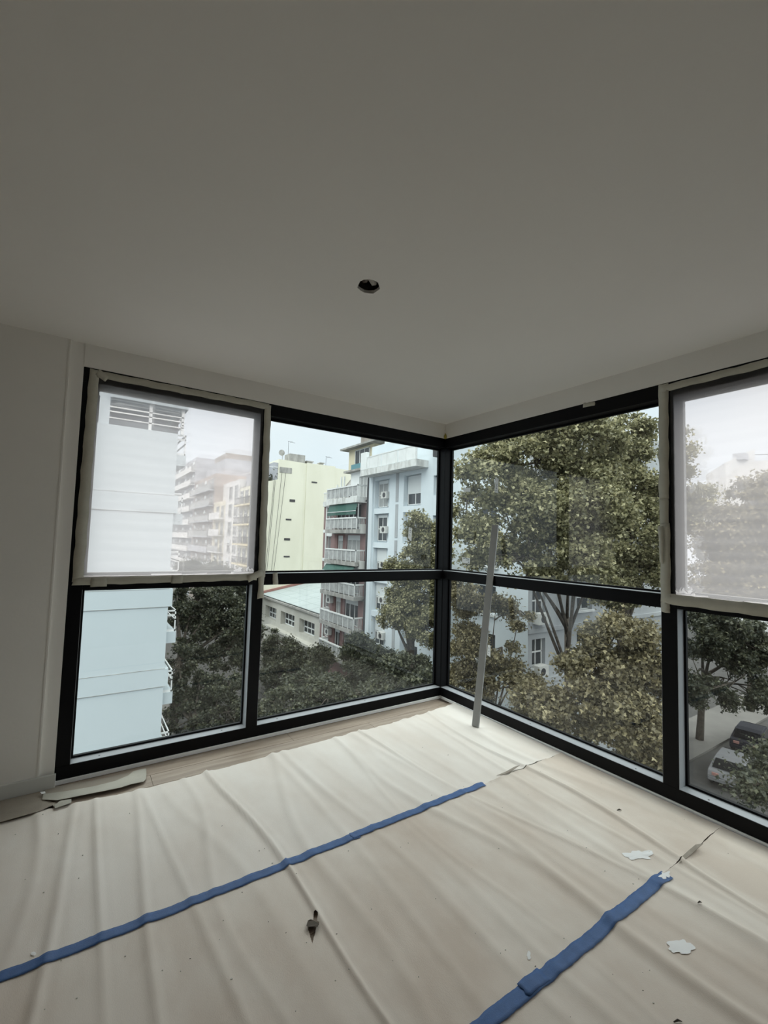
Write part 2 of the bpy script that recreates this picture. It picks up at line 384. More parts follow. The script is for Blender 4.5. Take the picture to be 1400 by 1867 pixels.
# fixing screws on the bottom rails
sm = MB(); sm.tube([(0, 0, -.002), (0, 0, .0025)], [.006, .005], 8)
sme = bpy.data.meshes.new('screw'); sme.from_pydata(sm.v, [], sm.f); sme.materials.append(MATS['rubber'])
def screw(p, win):
    o = bpy.data.objects.new('screw', sme); COL.objects.link(o); set_parent(o, win); o.location = Vector(p)
for (px, py) in ((181, 1378), (404, 1332), (505, 1311), (534, 1300), (665, 1277.5), (744, 1257.5), (778, 1255)):
    q = onZ(px, py, Z1); screw(q, w1)
for (px, py) in ((833, 1262), (860, 1268.5), (967, 1319.5), (1125, 1379), (1159, 1402), (1292, 1459)):
    q = onZ(px, py, Z1); screw(q, w2)
# small foam plug where the two walls meet over the post
mb = MB(); mb.tube([(-.012, -.012, 2.447), (-.014, -.012, 2.47), (-.012, -.014, 2.485), (-.012, -.012, 2.50)], [.011, .014, .008, .002], 7)
tag(mb.build('foam_plug', 'foam_yellow', smooth=True), 'tiny yellow foam plug squeezed out where both window heads meet', 'foam')

# ------------------------------------------------------------------ plastic sheets over the two empty lights
def film(axis, a0, a1, z0, z1, label, seed):
    rr = random.Random(seed); nx, nz_ = 46, 60; v = []; f = []
    for j in range(nz_+1):
        for i in range(nx+1):
            a = a0+(a1-a0)*i/nx; z = z0+(z1-z0)*j/nz_
            e = min(i, nx-i, j, nz_-j)/6; e = min(1, e)
            d = -.0015 + e*(.0011*math.sin(z*41+seed+1.3*math.sin(a*5))+.002*math.sin(z*97+a*3+seed)+.002*math.sin(a*17+seed))
            v.append((a, d, z) if axis == 'A' else (d, a, z))
    for j in range(nz_):
        for i in range(nx):
            b = j*(nx+1)+i; f.append((b, b+1, b+nx+2, b+nx+1))
    me = bpy.data.meshes.new('plastic_sheet'); me.from_pydata(v, [], f)
    o = link('plastic_sheet', me, 'film', smooth=True)
    return tag(o, label, 'plastic sheet', 'clear plastic taped over the empty lights')
fa = film('A', XJ-.02, XM0+.02, Z3-.02, Z4+.06, 'hazy clear plastic sheet taped over empty light that shows the tall white building', 2)
fb = film('B', YE0-.02, YM1+.02, Z3-.02, Z4+.06, 'hazy clear plastic sheet taped over empty light that shows only treetops and sky', 9)
def crumple(name, pts, parent, seed, r=.012):
    rr = random.Random(seed); mb = MB()
    p = [np.array(q) for q in pts]
    for k in range(len(p)-1):
        for q in range(3):
            a = p[k]+(p[k+1]-p[k])*q/3; b = p[k]+(p[k+1]-p[k])*(q+1)/3
            h0, h1 = r*rr.uniform(.2, 1.2), r*rr.uniform(.2, 1.2); o0 = -r*rr.uniform(.1, .6)
            n = np.array((0, o0, 0)) if abs(p[0][0]-p[-1][0]) > .3 else np.array((o0, 0, 0))
            mb.quad(a, b, b+n+np.array((0, 0, h1)), a+n+np.array((0, 0, h0)))
            mb.quad(a+n+np.array((0, 0, h0)), b+n+np.array((0, 0, h1)), b+np.array((0, 0, h1*1.6)), a+np.array((0, 0, h0*1.6)))
    return mb.build(name, 'film_edge', parent)
crumple('crumpled_edge', [(XJ, -.004, Z3+.004), (-2.3, -.004, Z3+.002), (XM0, -.004, Z3+.006)], fa, 4, .009)
crumple('crumpled_edge', [(-1.95, -.005, Z3+.004), (-1.87, -.006, Z3+.012), (XM0+.005, -.006, Z3+.016)], fa, 5, .024)
crumple('crumpled_edge', [(-.004, YM1, Z3+.004), (-.004, -2.5, Z3+.002), (-.004, YE0, Z3+.003)], fb, 6, .009)
crumple('crumpled_edge', [(-.006, YM1-.002, Z3+.014), (-.006, -2.06, Z3+.02), (-.006, -2.12, Z3+.002)], fb, 7, .03)

# masking tape strips
def tape(axis, a0, z0, a1, z1, w, label, material='masking_tape', seed=1, d=.0035, cat='tape', w2=None):
    rr = random.Random(seed); n = max(4, int(math.hypot(a1-a0, z1-z0)/.03)); v = []; f = []
    dx, dz = a1-a0, z1-z0; L_ = math.hypot(dx, dz); tx, tz = dx/L_, dz/L_; nx_, nz_ = -tz, tx
    ph = rr.uniform(0, 6)
    for k in range(n+1):
        t = k/n; ww = w+((w2 or w)-w)*t
        e0 = .0018*math.sin(9*t*L_*4+ph)+rr.uniform(-.0012, .0012); e1 = .0018*math.sin(7*t*L_*5+ph*2)+rr.uniform(-.0012, .0012)
        for s_, e in ((-1, e0), (0, 0), (1, e1)):
            a = a0+dx*t+nx_*(s_*ww/2+e); z = z0+dz*t+nz_*(s_*ww/2+e)
            if k in (0, n): a += tx*rr.uniform(-.004, .004); z += tz*rr.uniform(-.004, .004)
            dd = -(d+rr.uniform(0, .0009)+(.0006 if s_ == 0 else 0))
            v.append((a, dd, z) if axis == 'A' else (dd, a, z))
    for k in range(n):
        for j in range(2):
            b = k*3+j; f.append((b, b+1, b+4, b+3))
    me = bpy.data.meshes.new('masking_tape'); me.from_pydata(v, [], f)
    o = link('masking_tape', me, material, smooth=True)
    md = o.modifiers.new('thick', 'SOLIDIFY'); md.thickness = .0004
    return tag(o, label, cat, 'masking tape holding the plastic sheets')
T = tape
T('A', -2.858, 2.445, -2.868, 1.155, .052, 'upright masking tape strip beside plastic sheet, next to plain plaster wall', seed=1, w2=.058)
T('A', -2.845, 2.418, -1.755, 2.424, .044, 'long masking tape strip over plastic sheet head, white building behind it', seed=2)
T('A', -1.768, 2.44, -1.757, 1.16, .05, 'upright masking tape strip on mullion beside the plastic sheet showing the white building', seed=3, w2=.054)
T('A', -2.893, 1.158, -1.79, 1.162, .046, 'long masking tape strip below the plastic sheet showing the white building', 'masking_tape', seed=4)
T('A', -1.757, 1.20, -1.76, 1.005, .044, 'short masking tape tail hanging down the mullion beneath sheet corner', 'masking_tape', seed=5, d=.006)
T('A', -1.86, 1.150, -1.752, 1.195, .05, 'crumpled tape patch at the sheet corner above hanging tape tail', 'masking_tape', seed=6, d=.0095)
T('A', -2.80, 1.150, -2.72, 1.153, .056, 'small tape patch lapped over the lower tape strip near plaster wall', 'masking_tape', seed=7, d=.0055)
T('A', -2.36, 1.158, -2.29, 1.158, .052, 'small tape patch midway along the lower tape strip', 'masking_tape', seed=17, d=.0055)
T('A', -2.845, 2.43, -2.79, 2.40, .045, 'small tape patch covering top corner of sheet near plaster wall', 'masking_tape', seed=8, d=.006)
T('A', -1.655, 1.187, -1.648, 1.104, .038, 'loose bit of masking tape wrapped across the black transom', 'masking_tape', seed=9, d=.004)
T('B', -1.962, 2.445, -1.958, 1.75, .056, 'upright masking tape on the mullion where treetop sheet begins, upper length', seed=11)
T('B', -1.956, 1.76, -1.958, 1.58, .05, 'short wrinkled tape length bridging the two upright tapes on mullion', 'masking_tape', seed=12, d=.002)
T('B', -1.962, 1.60, -1.962, 1.14, .056, 'upright masking tape on the mullion where treetop sheet begins, lower length', 'masking_tape', seed=13)
T('B', -1.942, 1.585, -1.946, 1.365, .030, 'loose folded flap of tape standing off the mullion tape', 'masking_tape', seed=14, d=.012, w2=.02)
T('B', -1.935, 2.418, -3.08, 2.420, .042, 'long masking tape strip over head of the treetop plastic sheet', seed=15)
T('B', -1.945, 1.160, -3.08, 1.150, .062, 'long masking tape strip below the treetop plastic sheet', 'masking_tape', seed=16, w2=.07)
T('B', -1.96, 1.14, -1.96, 1.078, .05, 'rounded grey tape end stuck below lower corner of treetop sheet', 'masking_tape', seed=18, d=.0028)
_h = onX(1064, 739, 0); _g = onX(1085, 736, 0)
T('B', _h[1], _h[2], _g[1], _g[2], .03, 'grey scrap of tape stuck on black head rail above the plane tree', 'masking_tape', seed=19, cat='tape')
# paper stickers with handwriting, stuck on the panes
def sticker(axis, pix, label, marks):
    g = .0905
    pts = [onY(x, y, g) if axis == 'A' else onX(x, y, g) for x, y in pix]
    off = (0, -.0006, 0) if axis == 'A' else (-.0006, 0, 0)
    o = MB().prism(pts, off).build('sticker', 'sticker')
    tag(o, label, 'sticker', 'paper stickers on the panes')
    c = np.mean(pts, axis=0)
    for k, (x0, y0, x1, y1, wd) in enumerate(marks):
        a = (onY if axis == 'A' else onX)(x0, y0, g-.001); b = (onY if axis == 'A' else onX)(x1, y1, g-.001)
        MB().beam(a, b, wd, .0006, up=off).build('ink_mark', 'sticker_ink', o)
sticker('A', ((745.2, 960.8), (751, 963.2), (750.5, 975), (750, 986.8), (748, 986), (744, 981)), 'narrow white sticker with slanted ends in front of the plane tree', ((747, 964, 749.5, 964, .003), (747, 967, 748.6, 967.6, .006), (747, 970, 748.8, 970.6, .005), (747, 973.5, 746.6, 976, .003), (747, 977, 748, 977, .005)))
sticker('B', ((903.3, 869.2), (905.2, 869.8), (906.3, 871.8), (909, 872.5), (908.4, 886), (907.6, 899.2), (901.4, 897.4), (902, 882)), 'narrow white handwritten sticker high on pane over the plane tree', ((904.5, 883.4, 906.6, 882.9, .004), (904.5, 885.5, 906.5, 886.5, .004), (904.4, 889.5, 906, 890.4, .006), (903.4, 894, 906.4, 893.4, .003), (903.4, 894, 903.6, 896, .003)))
sticker('B', ((842, 1016), (857, 1017.5), (856.5, 1028), (843.5, 1026)), 'white rectangular sticker low on upper pane beside the corner post', ((844.6, 1018.4, 848, 1018.4, .004), (849, 1018.4, 854.8, 1019.6, .006), (849, 1021.6, 854.6, 1021.8, .003), (853.6, 1024.6, 855, 1025.6, .008)))
sticker('B', ((844, 890), (858, 889), (857, 896.5), (845, 896.5)), 'pale blank rectangular sticker on upper pane beside the corner post', ())
sticker('B', ((889.2, 1175.6), (892, 1176), (894.2, 1177), (894, 1188), (893.8, 1198.4), (888, 1194)), 'small white handwritten sticker on lower pane behind the leaning bar', ((890.6, 1180.4, 891.8, 1183.4, .005), (890.6, 1187, 891.8, 1187.6, .006), (889.8, 1191.4, 890.6, 1192.2, .006)))
for nm, ax, pix, lb in (('A', 'A', ((791.5, 1156), (794, 1156.5), (794, 1168), (791, 1168.5)), 'tiny silver label on lower pane just short of the corner post'),
                        ('B', 'B', ((816.5, 1146.5), (819, 1146), (818.6, 1156), (815, 1158)), 'tiny silver clip label just past corner post on lower pane')):
    sticker(ax, pix, lb, ())

# ================================================================== PAPER ON THE FLOOR
RID = []
rr = random.Random(11)
xk = -4.6
while xk < .0:
    RID.append((xk, rr.uniform(-.16, .12), rr.uniform(.004, .0150), rr.uniform(.012, .034), rr.uniform(.0, .05), rr.uniform(1.5, 4), rr.uniform(0, 6), rr.uniform(-3.2, .3), rr.uniform(.35, 1.6)))
    xk += rr.uniform(.075, .19)
def H(x, y):
    x = np.asarray(x, float); y = np.asarray(y, float)
    h = np.zeros(np.broadcast(x, y).shape)
    for (x0, sl_, amp, wd, wob, fq, ph, yc, yr) in RID:
        d = x-(x0+sl_*(y+1.4)+wob*np.sin(fq*y+ph))
        g = np.exp(-(d/wd)**2)+.35*np.exp(-((d-wd*2.2)/(wd*1.8))**2)
        h += amp*g*(.35+.65*np.exp(-((y-yc)/yr)**2))
    h += .0016*np.sin(x*7+1.7*np.sin(y*3.1))*np.sin(y*5.3+x*2)+.0008*np.sin(x*31+3*np.sin(y*9))*np.sin(y*17)
    return .003+np.maximum(h+.0012, 0)
def jag(x, amp, seed):
    r_ = np.random.RandomState(seed); out_ = np.zeros_like(x)
    for f_, a_ in ((3, .5), (9, .35), (23, .25), (61, .2), (140, .16)):
        out_ += a_*np.sin(x*f_+r_.uniform(0, 6)+np.sin(x*f_*.37+r_.uniform(0, 6))*1.5)
    return amp*out_
def sheet(name, xs, ts, ytop, ybot, material, label, lift, hole=None, curl_x=None):
    Xg, Tg = np.meshgrid(xs, ts); yt = ytop(xs)[None, :]; yb = ybot(xs)[None, :]
    Yg = yt+(yb-yt)*Tg
    Zg = H(Xg, Yg)+lift
    if curl_x is not None: Zg += curl_x(Xg, Yg, Tg)
    v = np.stack([Xg, Yg, Zg], -1).reshape(-1, 3); nx_, ny_ = len(xs), len(ts)
    f = []
    for j in range(ny_-1):
        for i in range(nx_-1):
            if hole is not None:
                if hole((Xg[j, i]+Xg[j, i+1])/2, (Yg[j, i]+Yg[j+1, i])/2): continue
            b = j*nx_+i; f.append((b+nx_, b+nx_+1, b+1, b))
    me = bpy.data.meshes.new(name); me.from_pydata(v.tolist(), [], f)
    o = link(name, me, material, smooth=True)
    return tag(o, label, 'paper', 'protective paper on the floor')
xs = np.arange(-4.6, -.006, .011)
e_right = lambda X: np.clip((X+.05)/.05, 0, 1)
curl = lambda X, Y, T_: .012*e_right(X)**1.5+.007*np.exp(-np.minimum(T_, 1-T_)/.012)*(X > -.72)*(.4+.6*np.sin(X*23)**2)
g1 = lambda x: .006*np.clip((x+.75)/.2, 0, 1)
y1t = lambda x: np.interp(x, [-4.6, -3.1, -2.95, -2.47, -1.42, -.57, -.1, 0], [-.30, -.28, -.262, -.305, -.262, -.248, -.205, -.20])+jag(x, .006, 1)
y1b = lambda x: -1.285+g1(x)+jag(x, .004, 2)
y2t = lambda x: -1.275-g1(x)*1.6+jag(x, .004, 3)
y2b = lambda x: -2.225+g1(x)*.9+jag(x, .004, 4)
y3t = lambda x: -2.215-g1(x)*1.4+jag(x, .004, 5)
y3b = lambda x: -3.3+jag(x, .004, 6)
ts = np.linspace(0, 1, 78)
sheet('floor_paper', xs, ts, y1t, y1b, 'paper_pale', 'pale protective paper sheet with ragged edge along bare oak strip', 0, curl_x=curl)
# sheet with the torn hole: finer grid around the tear
hole_px = [(572, 1665.5), (575, 1665), (580, 1670), (578, 1677), (578, 1682), (582, 1684), (580, 1689), (577, 1691), (575, 1699), (574.5, 1704), (571.5, 1711), (571, 1716), (568.8, 1722), (567.5, 1716), (565.5, 1710), (564.5, 1703), (562, 1698), (562, 1692), (558.5, 1688), (561, 1686), (561, 1679), (565, 1677), (571, 1678)]
hole_xy = [onZ(x, y, .004)[:2] for x, y in hole_px]
def inside(x, y, poly=hole_xy):
    c = False; n = len(poly)
    for i in range(n):
        (xa, ya), (xb, yb) = poly[i], poly[i-1]
        if (ya > y) != (yb > y) and x < (xb-xa)*(y-ya)/(yb-ya)+xa: c = not c
    return c
hx = [p[0] for p in hole_xy]; hy = [p[1] for p in hole_xy]
xs2 = np.unique(np.concatenate([xs[(xs < min(hx)-.01) | (xs > max(hx)+.01)], np.arange(min(hx)-.01, max(hx)+.01, .0017)]))
t0, t1 = (max(hy)+.01+1.275)/-.95, (min(hy)-.01+1.275)/-.95
ts2 = np.unique(np.concatenate([ts[(ts < t0) | (ts > t1)], np.arange(t0, t1, .0022)]))
s2 = sheet('floor_paper', xs2, ts2, y2t, y2b, 'paper', 'middle protective paper sheet between blue tapes, torn open by a hole', .0012, hole=inside, curl_x=curl)
flap = [(561, 1679, .004), (571, 1678, .006), (578, 1682, .006), (582, 1684, .018), (579, 1690, .022), (571, 1689, .026), (562, 1690, .022), (558.5, 1688, .016)]
fp = [onZ(x, y, z) for x, y, z in flap]
mb = MB(); mb.quad(*fp); o = mb.build('torn_flap', 'debris_dark', s2); o['label'] = 'dark curled underside of torn paper'
sheet('floor_paper', xs, np.linspace(0, 1, 70), y3t, y3b, 'paper', 'protective paper sheet beyond the short blue tape, with a large white paint blot', .0006, curl_x=curl)

# blue painter's tape following the paper
def floor_tape(x0, x1, yc, w, label, seed, slope=0, lift=.0046, w_end=None):
    rr = np.random.RandomState(seed); n = int(abs(x1-x0)/.012); x = np.linspace(x0, x1, n+1)
    c = yc+slope*(x-x0)+jag(x, .003, seed)
    v = []; f = []
    for k in range(n+1):
        for s_ in (-1, -.5, 0, .5, 1):
            y = c[k]+s_*(w/2)+rr.uniform(-.0007, .0007)*(abs(s_) == 1)
            xx = x[k]+(rr.uniform(-.006, .006) if k in (0, n) else 0)
            v.append((xx, y, float(H(xx, y))+lift+.0012*math.exp(-((math.sin(x[k]*19+seed)*4)**2))))
    for k in range(n):
        for j in range(4):
            b = k*5+j; f.append((b, b+5, b+6, b+1))
    me = bpy.data.meshes.new('blue_tape'); me.from_pydata(v, [], f)
    o = link('blue_tape', me, 'blue_tape', smooth=True)
    md = o.modifiers.new('thick', 'SOLIDIFY'); md.thickness = .0004; md.offset = 1
    return tag(o, label, 'tape', 'blue tape joining the paper sheets')
floor_tape(-4.3, -1.655, -1.288, .046, 'long blue tape joining pale sheet and torn sheet, ending in a torn tip', 21)
floor_tape(-1.70, -.775, -1.279, .044, 'shorter blue tape continuing toward the open seam by the window', 22, lift=.0058)
floor_tape(-3.6, -.63, -2.232, .05, 'wide blue tape with white paint smear on its end', 23)
floor_tape(-1.60, -1.50, -2.228, .05, 'small wrinkled blue tape patch lying on the wide blue tape', 24, lift=.0064)

# scraps of paper in the corner of bare floor
def scrap(name, px, material, label, z=.006, lift_idx=(), lift=.012, sub=6):
    n = len(px); pts = []
    for i, (x, y) in enumerate(px):
        zz = z+(lift if i in lift_idx else 0); pts.append(onZ(x, y, zz))
    bm = bmesh.new(); vs = [bm.verts.new(p) for p in pts]
    bm.faces.new(vs); bmesh.ops.triangulate(bm, faces=bm.faces[:])
    me = bpy.data.meshes.new(name); bm.to_mesh(me); bm.free()
    o = link(name, me, material)
    md = o.modifiers.new('thick', 'SOLIDIFY'); md.thickness = .0016; md.offset = 0
    return tag(o, label, 'paper')
scrap('paper_scrap', [(0, 1461), (40, 1451), (74, 1446), (80, 1456), (98, 1462), (130, 1457), (131, 1462), (128, 1467), (112, 1471), (99, 1473), (96, 1468), (72, 1479), (40, 1488), (0, 1499)], 'kraft', 'brown kraft paper strip with a torn notch under the baseboard', .006, (9, 10, 11, 12, 13), .010)
scrap('paper_scrap', [(77, 1458), (79, 1448), (118, 1443), (170, 1434), (210, 1424), (234, 1414), (243, 1406), (266, 1401), (267, 1411), (266, 1420), (262, 1425), (238, 1430), (220, 1436), (180, 1444), (140, 1452), (105, 1459)], 'scrap_paper', 'torn grey paper offcut curling over the oak boards by window', .012, (11, 12, 13, 14, 15), .008)
scrap('paper_scrap', [(76, 1447), (86, 1436), (110, 1433), (170, 1423), (244, 1407), (232, 1415), (208, 1425), (168, 1435), (116, 1444), (80, 1449)], 'kraft', 'brown kraft paper strip tucked between window trim and torn grey offcut', .0045)
scrap('paper_scrap', [(99, 1468), (110, 1460), (130, 1457), (130, 1463), (120, 1467), (100, 1474)], 'scrap_paper', 'tiny torn scrap lying on the brown kraft strip', .018)
scrap('paper_scrap', [(73, 1444), (82, 1443), (83, 1446), (76, 1448)], 'white_paint', 'tiny white chip standing against the baseboard end', .022)

# paint blots and debris
def blot(px, label, seed, n=40, spikes=.22, z=.004):
    cx, cy, rx, ry = px; rr = random.Random(seed); poly = []
    for k in range(n):
        t = 2*math.pi*k/n; r_ = 1+spikes*(.55*math.sin(2*t+seed)+.5*math.sin(5*t+2.1*seed)+.3*math.sin(9*t+seed))+rr.uniform(-.05, .05)
        x, y = cx+rx*r_*math.cos(t), cy+ry*r_*math.sin(t)
        p = onZ(x, y, .004); poly.append((p[0], p[1], float(H(p[0], p[1]))+(.0032 if seed != 3 else .0062)))
    c = np.mean(poly, axis=0); c[2] = float(H(c[0], c[1]))+(.0042 if seed != 3 else .0072)
    v = [tuple(c)]+poly; f = [(0, 1+(k+1) % n, 1+k) for k in range(n)]
    me = bpy.data.meshes.new('paint_blot'); me.from_pydata(v, [], f)
    return tag(link('paint_blot', me, 'white_paint', smooth=True), label, 'paint blot', 'white paint on the floor paper')
blot((1241, 1730, 22, 15), 'large round white paint blot on paper beyond short blue tape', 1)
blot((1163, 1561, 23, 9), 'long white paint smear on the paper near the open seam', 2, spikes=.35)
blot((1212, 1600, 9, 7), 'white paint smear on the end of the blue tape', 3, spikes=.45)
blot((61, 1741, 5, 3.5), 'small oval white paint drop close beside the long blue tape', 4, n=12, spikes=.1)
blot((964, 1744, 4, 7), 'thin white paint streak between the two tapes', 5, n=12, spikes=.3)
mb = MB(); rr = random.Random(31)
for k in range(46):
    px, py = (rr.uniform(20, 640), rr.uniform(1480, 1850)) if k < 26 else (rr.uniform(640, 1380), rr.uniform(1340, 1860))
    p = onZ(px, py, .004); h = float(H(p[0], p[1])); s_ = rr.uniform(.0008, .0022)
    mb.box(p[0]-s_, p[0]+s_*rr.uniform(1, 2), p[1]-s_, p[1]+s_, h, h+.0036)
o = mb.build('paint_drips', 'debris_pale'); tag(o, 'fine white paint specks scattered over the floor paper', 'paint specks', kind='stuff')
mb = MB()
for k in range(30):
    px, py = (rr.uniform(700, 1390), rr.uniform(1330, 1860)) if k < 22 else (rr.uniform(300, 700), rr.uniform(1480, 1860))
    p = onZ(px, py, .004); h = float(H(p[0], p[1])); s_ = rr.uniform(.0007, .0016); t = rr.uniform(0, 3.1)
    mb.beam((p[0], p[1], h+.0025), (p[0]+math.cos(t)*s_*rr.uniform(1.5, 5), p[1]+math.sin(t)*s_*2, h+.003), s_, s_)
o = mb.build('crumbs', 'debris_dark'); tag(o, 'fine dark crumbs of building debris scattered over the paper', 'debris', kind='stuff')
for (px, py, s_, lb) in ((1129, 1478, .012, 'small curled brown wood chip on paper near the black window rail'), (1236, 1866, .012, 'dark splinter on the paper sheet beyond the wide tape'), (1276, 1656, .008, 'small dark splinter on paper beyond the end of wide tape')):
    p = onZ(px, py, .004); h = float(H(p[0], p[1])); mb = MB()
    mb.tube([(p[0]-s_, p[1]+s_*.6, h+.003), (p[0], p[1], h+.008), (p[0]+s_, p[1]-s_*.5, h+.003)], [.0015, .0035, .001], 5)
    tag(mb.build('wood_chip', 'debris_dark'), lb, 'wood chip')

# ragged torn ends along the open seam
for (px, lb) in (([(1243, 1562), (1256, 1550), (1268, 1540), (1282, 1538), (1272, 1547), (1262, 1556), (1250, 1566), (1238, 1574)], 'crumpled torn paper shreds standing up along open seam past wide tape'),
                 ([(905, 1414), (922, 1407), (938, 1398), (948, 1395), (935, 1404), (922, 1411)], 'thin torn paper shred along open seam past shorter tape')):
    scrap('paper_scrap', px, 'kraft', lb, .014, (2, 3, 4), .010)

# ------------------------------------------------------------------ leaning aluminium bar
def slab_bar(a, b, w, t, wdir):
    a, b = Vector(a), Vector(b); d = (b-a).normalized(); wd = (Vector(wdir)-d*d.dot(Vector(wdir))).normalized(); n = d.cross(wd)
    p = []
    for e in (a, b):
        for j in (-1, 1):
            for i in (-1, 1): p.append(tuple(e+wd*(i*w/2)+n*(j*t/2)))
    return MB().hexa(p)
pa = Vector((-.205, -.652, .012)); pb = Vector((.058, -.592, 1.612))
bar = slab_bar(pa, pb, .056, .02, (.42, -.9, 0)).build('aluminium_bar', 'grey_aluminium', bevel=.002)
tag(bar, 'grey flat aluminium bar leaning upright against the black transom', 'metal bar')

# ================================================================== STREET OUTSIDE
ZG = -11.6
struct(B(-60, 140, -40, 220, ZG-.4, ZG).build('road', 'asphalt'))
struct(B(14.3, 17.5, 12.7, 200, ZG, ZG+.14).build('sidewalk_1', 'pavement'))
struct(B(14.3, 120, 9.6, 12.7, ZG, ZG+.14).build('sidewalk_2', 'pavement'))
struct(B(.65, 3.6, 18.7, 200, ZG, ZG+.14).build('sidewalk_3', 'pavement'))
struct(B(-40, .65, 15.7, 18.7, ZG, ZG+.14).build('sidewalk_4', 'pavement'))
struct(B(-40, 3.0, .3, 3.0, ZG, ZG+.14).build('sidewalk_5', 'pavement'))
struct(B(20.5, 120, -3, -.2, ZG, ZG+.14).build('sidewalk_6', 'pavement'))

class Face:
    """a flat facade: u runs along it, v is height, d is distance out of the wall"""
    def __init__(s, o, U, N): s.o = np.array(o, float); s.U = np.array(U, float); s.N = np.array(N, float)
    def P(s, u, v, d=0): return tuple(s.o+s.U*u+s.N*d+np.array((0, 0, v)))
    def bx(s, mb, u0, u1, v0, v1, d0, d1):
        mb.hexa([s.P(u, v, d) for v in (v0, v1) for d in (d0, d1) for u in (u0, u1)]); return mb
    def wall(s, u0, u1, v0, v1, holes, depth=.25, d=0):
        """skin with real openings and their reveals"""
        mb = MB(); us = sorted({u0, u1, *[h[0] for h in holes], *[h[1] for h in holes]}); vs = sorted({v0, v1, *[h[2] for h in holes], *[h[3] for h in holes]})
        us = [u for u in us if u0 <= u <= u1]; vs = [v for v in vs if v0 <= v <= v1]
        for i in range(len(us)-1):
            for j in range(len(vs)-1):
                cu, cv = (us[i]+us[i+1])/2, (vs[j]+vs[j+1])/2
                if any(h[0] < cu < h[1] and h[2] < cv < h[3] for h in holes): continue
                mb.quad(s.P(us[i], vs[j], d), s.P(us[i+1], vs[j], d), s.P(us[i+1], vs[j+1], d), s.P(us[i], vs[j+1], d))
        for h in holes:
            a, b, c, e = h[:4]
            for (p, q) in (((a, c), (b, c)), ((b, c), (b, e)), ((b, e), (a, e)), ((a, e), (a, c))):
                mb.quad(s.P(*p, d), s.P(*q, d), s.P(*q, d-depth), s.P(*p, d-depth))
        return mb
    def window(s, par, u0, u1, v0, v1, d=-.18, nu=2, vbar=None, frame='rail_white', glass='dark_glass', shutter=0., curtain=False, shut='shutter', fw=.06):
        mb = MB(); s.bx(mb, u0, u1, v0, v1, d-.06, d); g = mb.build('window', 'curtain' if curtain else glass, par)
        vt = v1-(v1-v0)*shutter
        mb = MB()
        s.bx(mb, u0, u1, v0, v0+fw, d, d+.06); s.bx(mb, u0, u1, v1-fw, v1, d, d+.06); s.bx(mb, u0, u0+fw, v0, v1, d, d+.06); s.bx(mb, u1-fw, u1, v0, v1, d, d+.06)
        for k in range(1, nu): uu = u0+(u1-u0)*k/nu; s.bx(mb, uu-fw/2, uu+fw/2, v0, vt, d, d+.05)
        if vbar: vv = v0+(v1-v0)*vbar; s.bx(mb, u0, u1, vv-fw*.6, vv+fw*.6, d, d+.06)
        mb.build('window_frame', frame, g)
        if shutter:
            mb = MB(); s.bx(mb, u0+.02, u1-.02, vt, v1, d+.01, d+.075); mb.build('roller_shutter', shut, g)
        return g
    def balcony(s, par, u0, u1, vs, dep, th=.28, rail=1.0, slab='grime_concrete', panel='frosted_panel', front=True, bars_lo=True, bars_hi=True, cap='rail_white', nb=14, npan=7, d0=0):
        mb = MB(); s.bx(mb, u0-.05, u1+.05, vs-th, vs, d0, dep+.04); b = mb.build('balcony', slab, par)
        mb = MB(); s.bx(mb, u0, u1, vs+rail-.07, vs+rail+.05, dep-.10, dep+.03)
        s.bx(mb, u0, u0+.1, vs+rail-.07, vs+rail+.05, d0, dep); s.bx(mb, u1-.1, u1, vs+rail-.07, vs+rail+.05, d0, dep); mb.build('handrail', cap, b)
        if panel:
            for k in range(npan):
                a = u0+(u1-u0)*k/npan; e = u0+(u1-u0)*(k+1)/npan; mb = MB(); s.bx(mb, a+.03, e-.03, vs+.08, vs+rail-.07, dep-.05, dep-.03); mb.build('balustrade_panel', panel, b)
            mb = MB()
            for k in range(npan+1):
                a = u0+(u1-u0)*k/npan; s.bx(mb, a-.025, a+.025, vs, vs+rail-.05, dep-.06, dep)
            o = mb.build('rail_posts', cap, b); o['kind'] = 'stuff'
        mb = MB()
        if not panel:
            n = int((u1-u0)/.14)
            for k in range(n+1): a = u0+(u1-u0)*k/n; s.bx(mb, a-.012, a+.012, vs, vs+rail-.05, dep-.05, dep-.026)
        for uu, on in ((u0+.04, bars_lo), (u1-.04, bars_hi)):
            if on:
                for k in range(1, 8): dd = d0+(dep-d0)*k/8; s.bx(mb, uu-.015, uu+.015, vs, vs+rail-.05, dd-.015, dd+.015)
        o = mb.build('balusters', cap, b); o['kind'] = 'stuff'
        return b
    def ac(s, par, u, v, d=0, w=.75, h=.55, t=.35):
        mb = MB(); s.bx(mb, u, u+w, v, v+h, d, d+t); b = mb.build('air_conditioner', 'ac_white', par)
        mb = MB(); c = [s.P(u+w*.42+.2*math.cos(k*math.pi/6), v+h/2+.2*math.sin(k*math.pi/6), d+t+.004) for k in range(12)]
        mb.prism(c, s.N*.012); mb.build('fan_grille', 'dark_metal', b)
        return b

XF = 17.5
east = Face((XF, 0, 0), (0, 1, 0), (-1, 0, 0))      # opposite side of the avenue, u = y
def uv(px, py, d=0): p = onX(px, py, XF-d); return p[1], p[2]

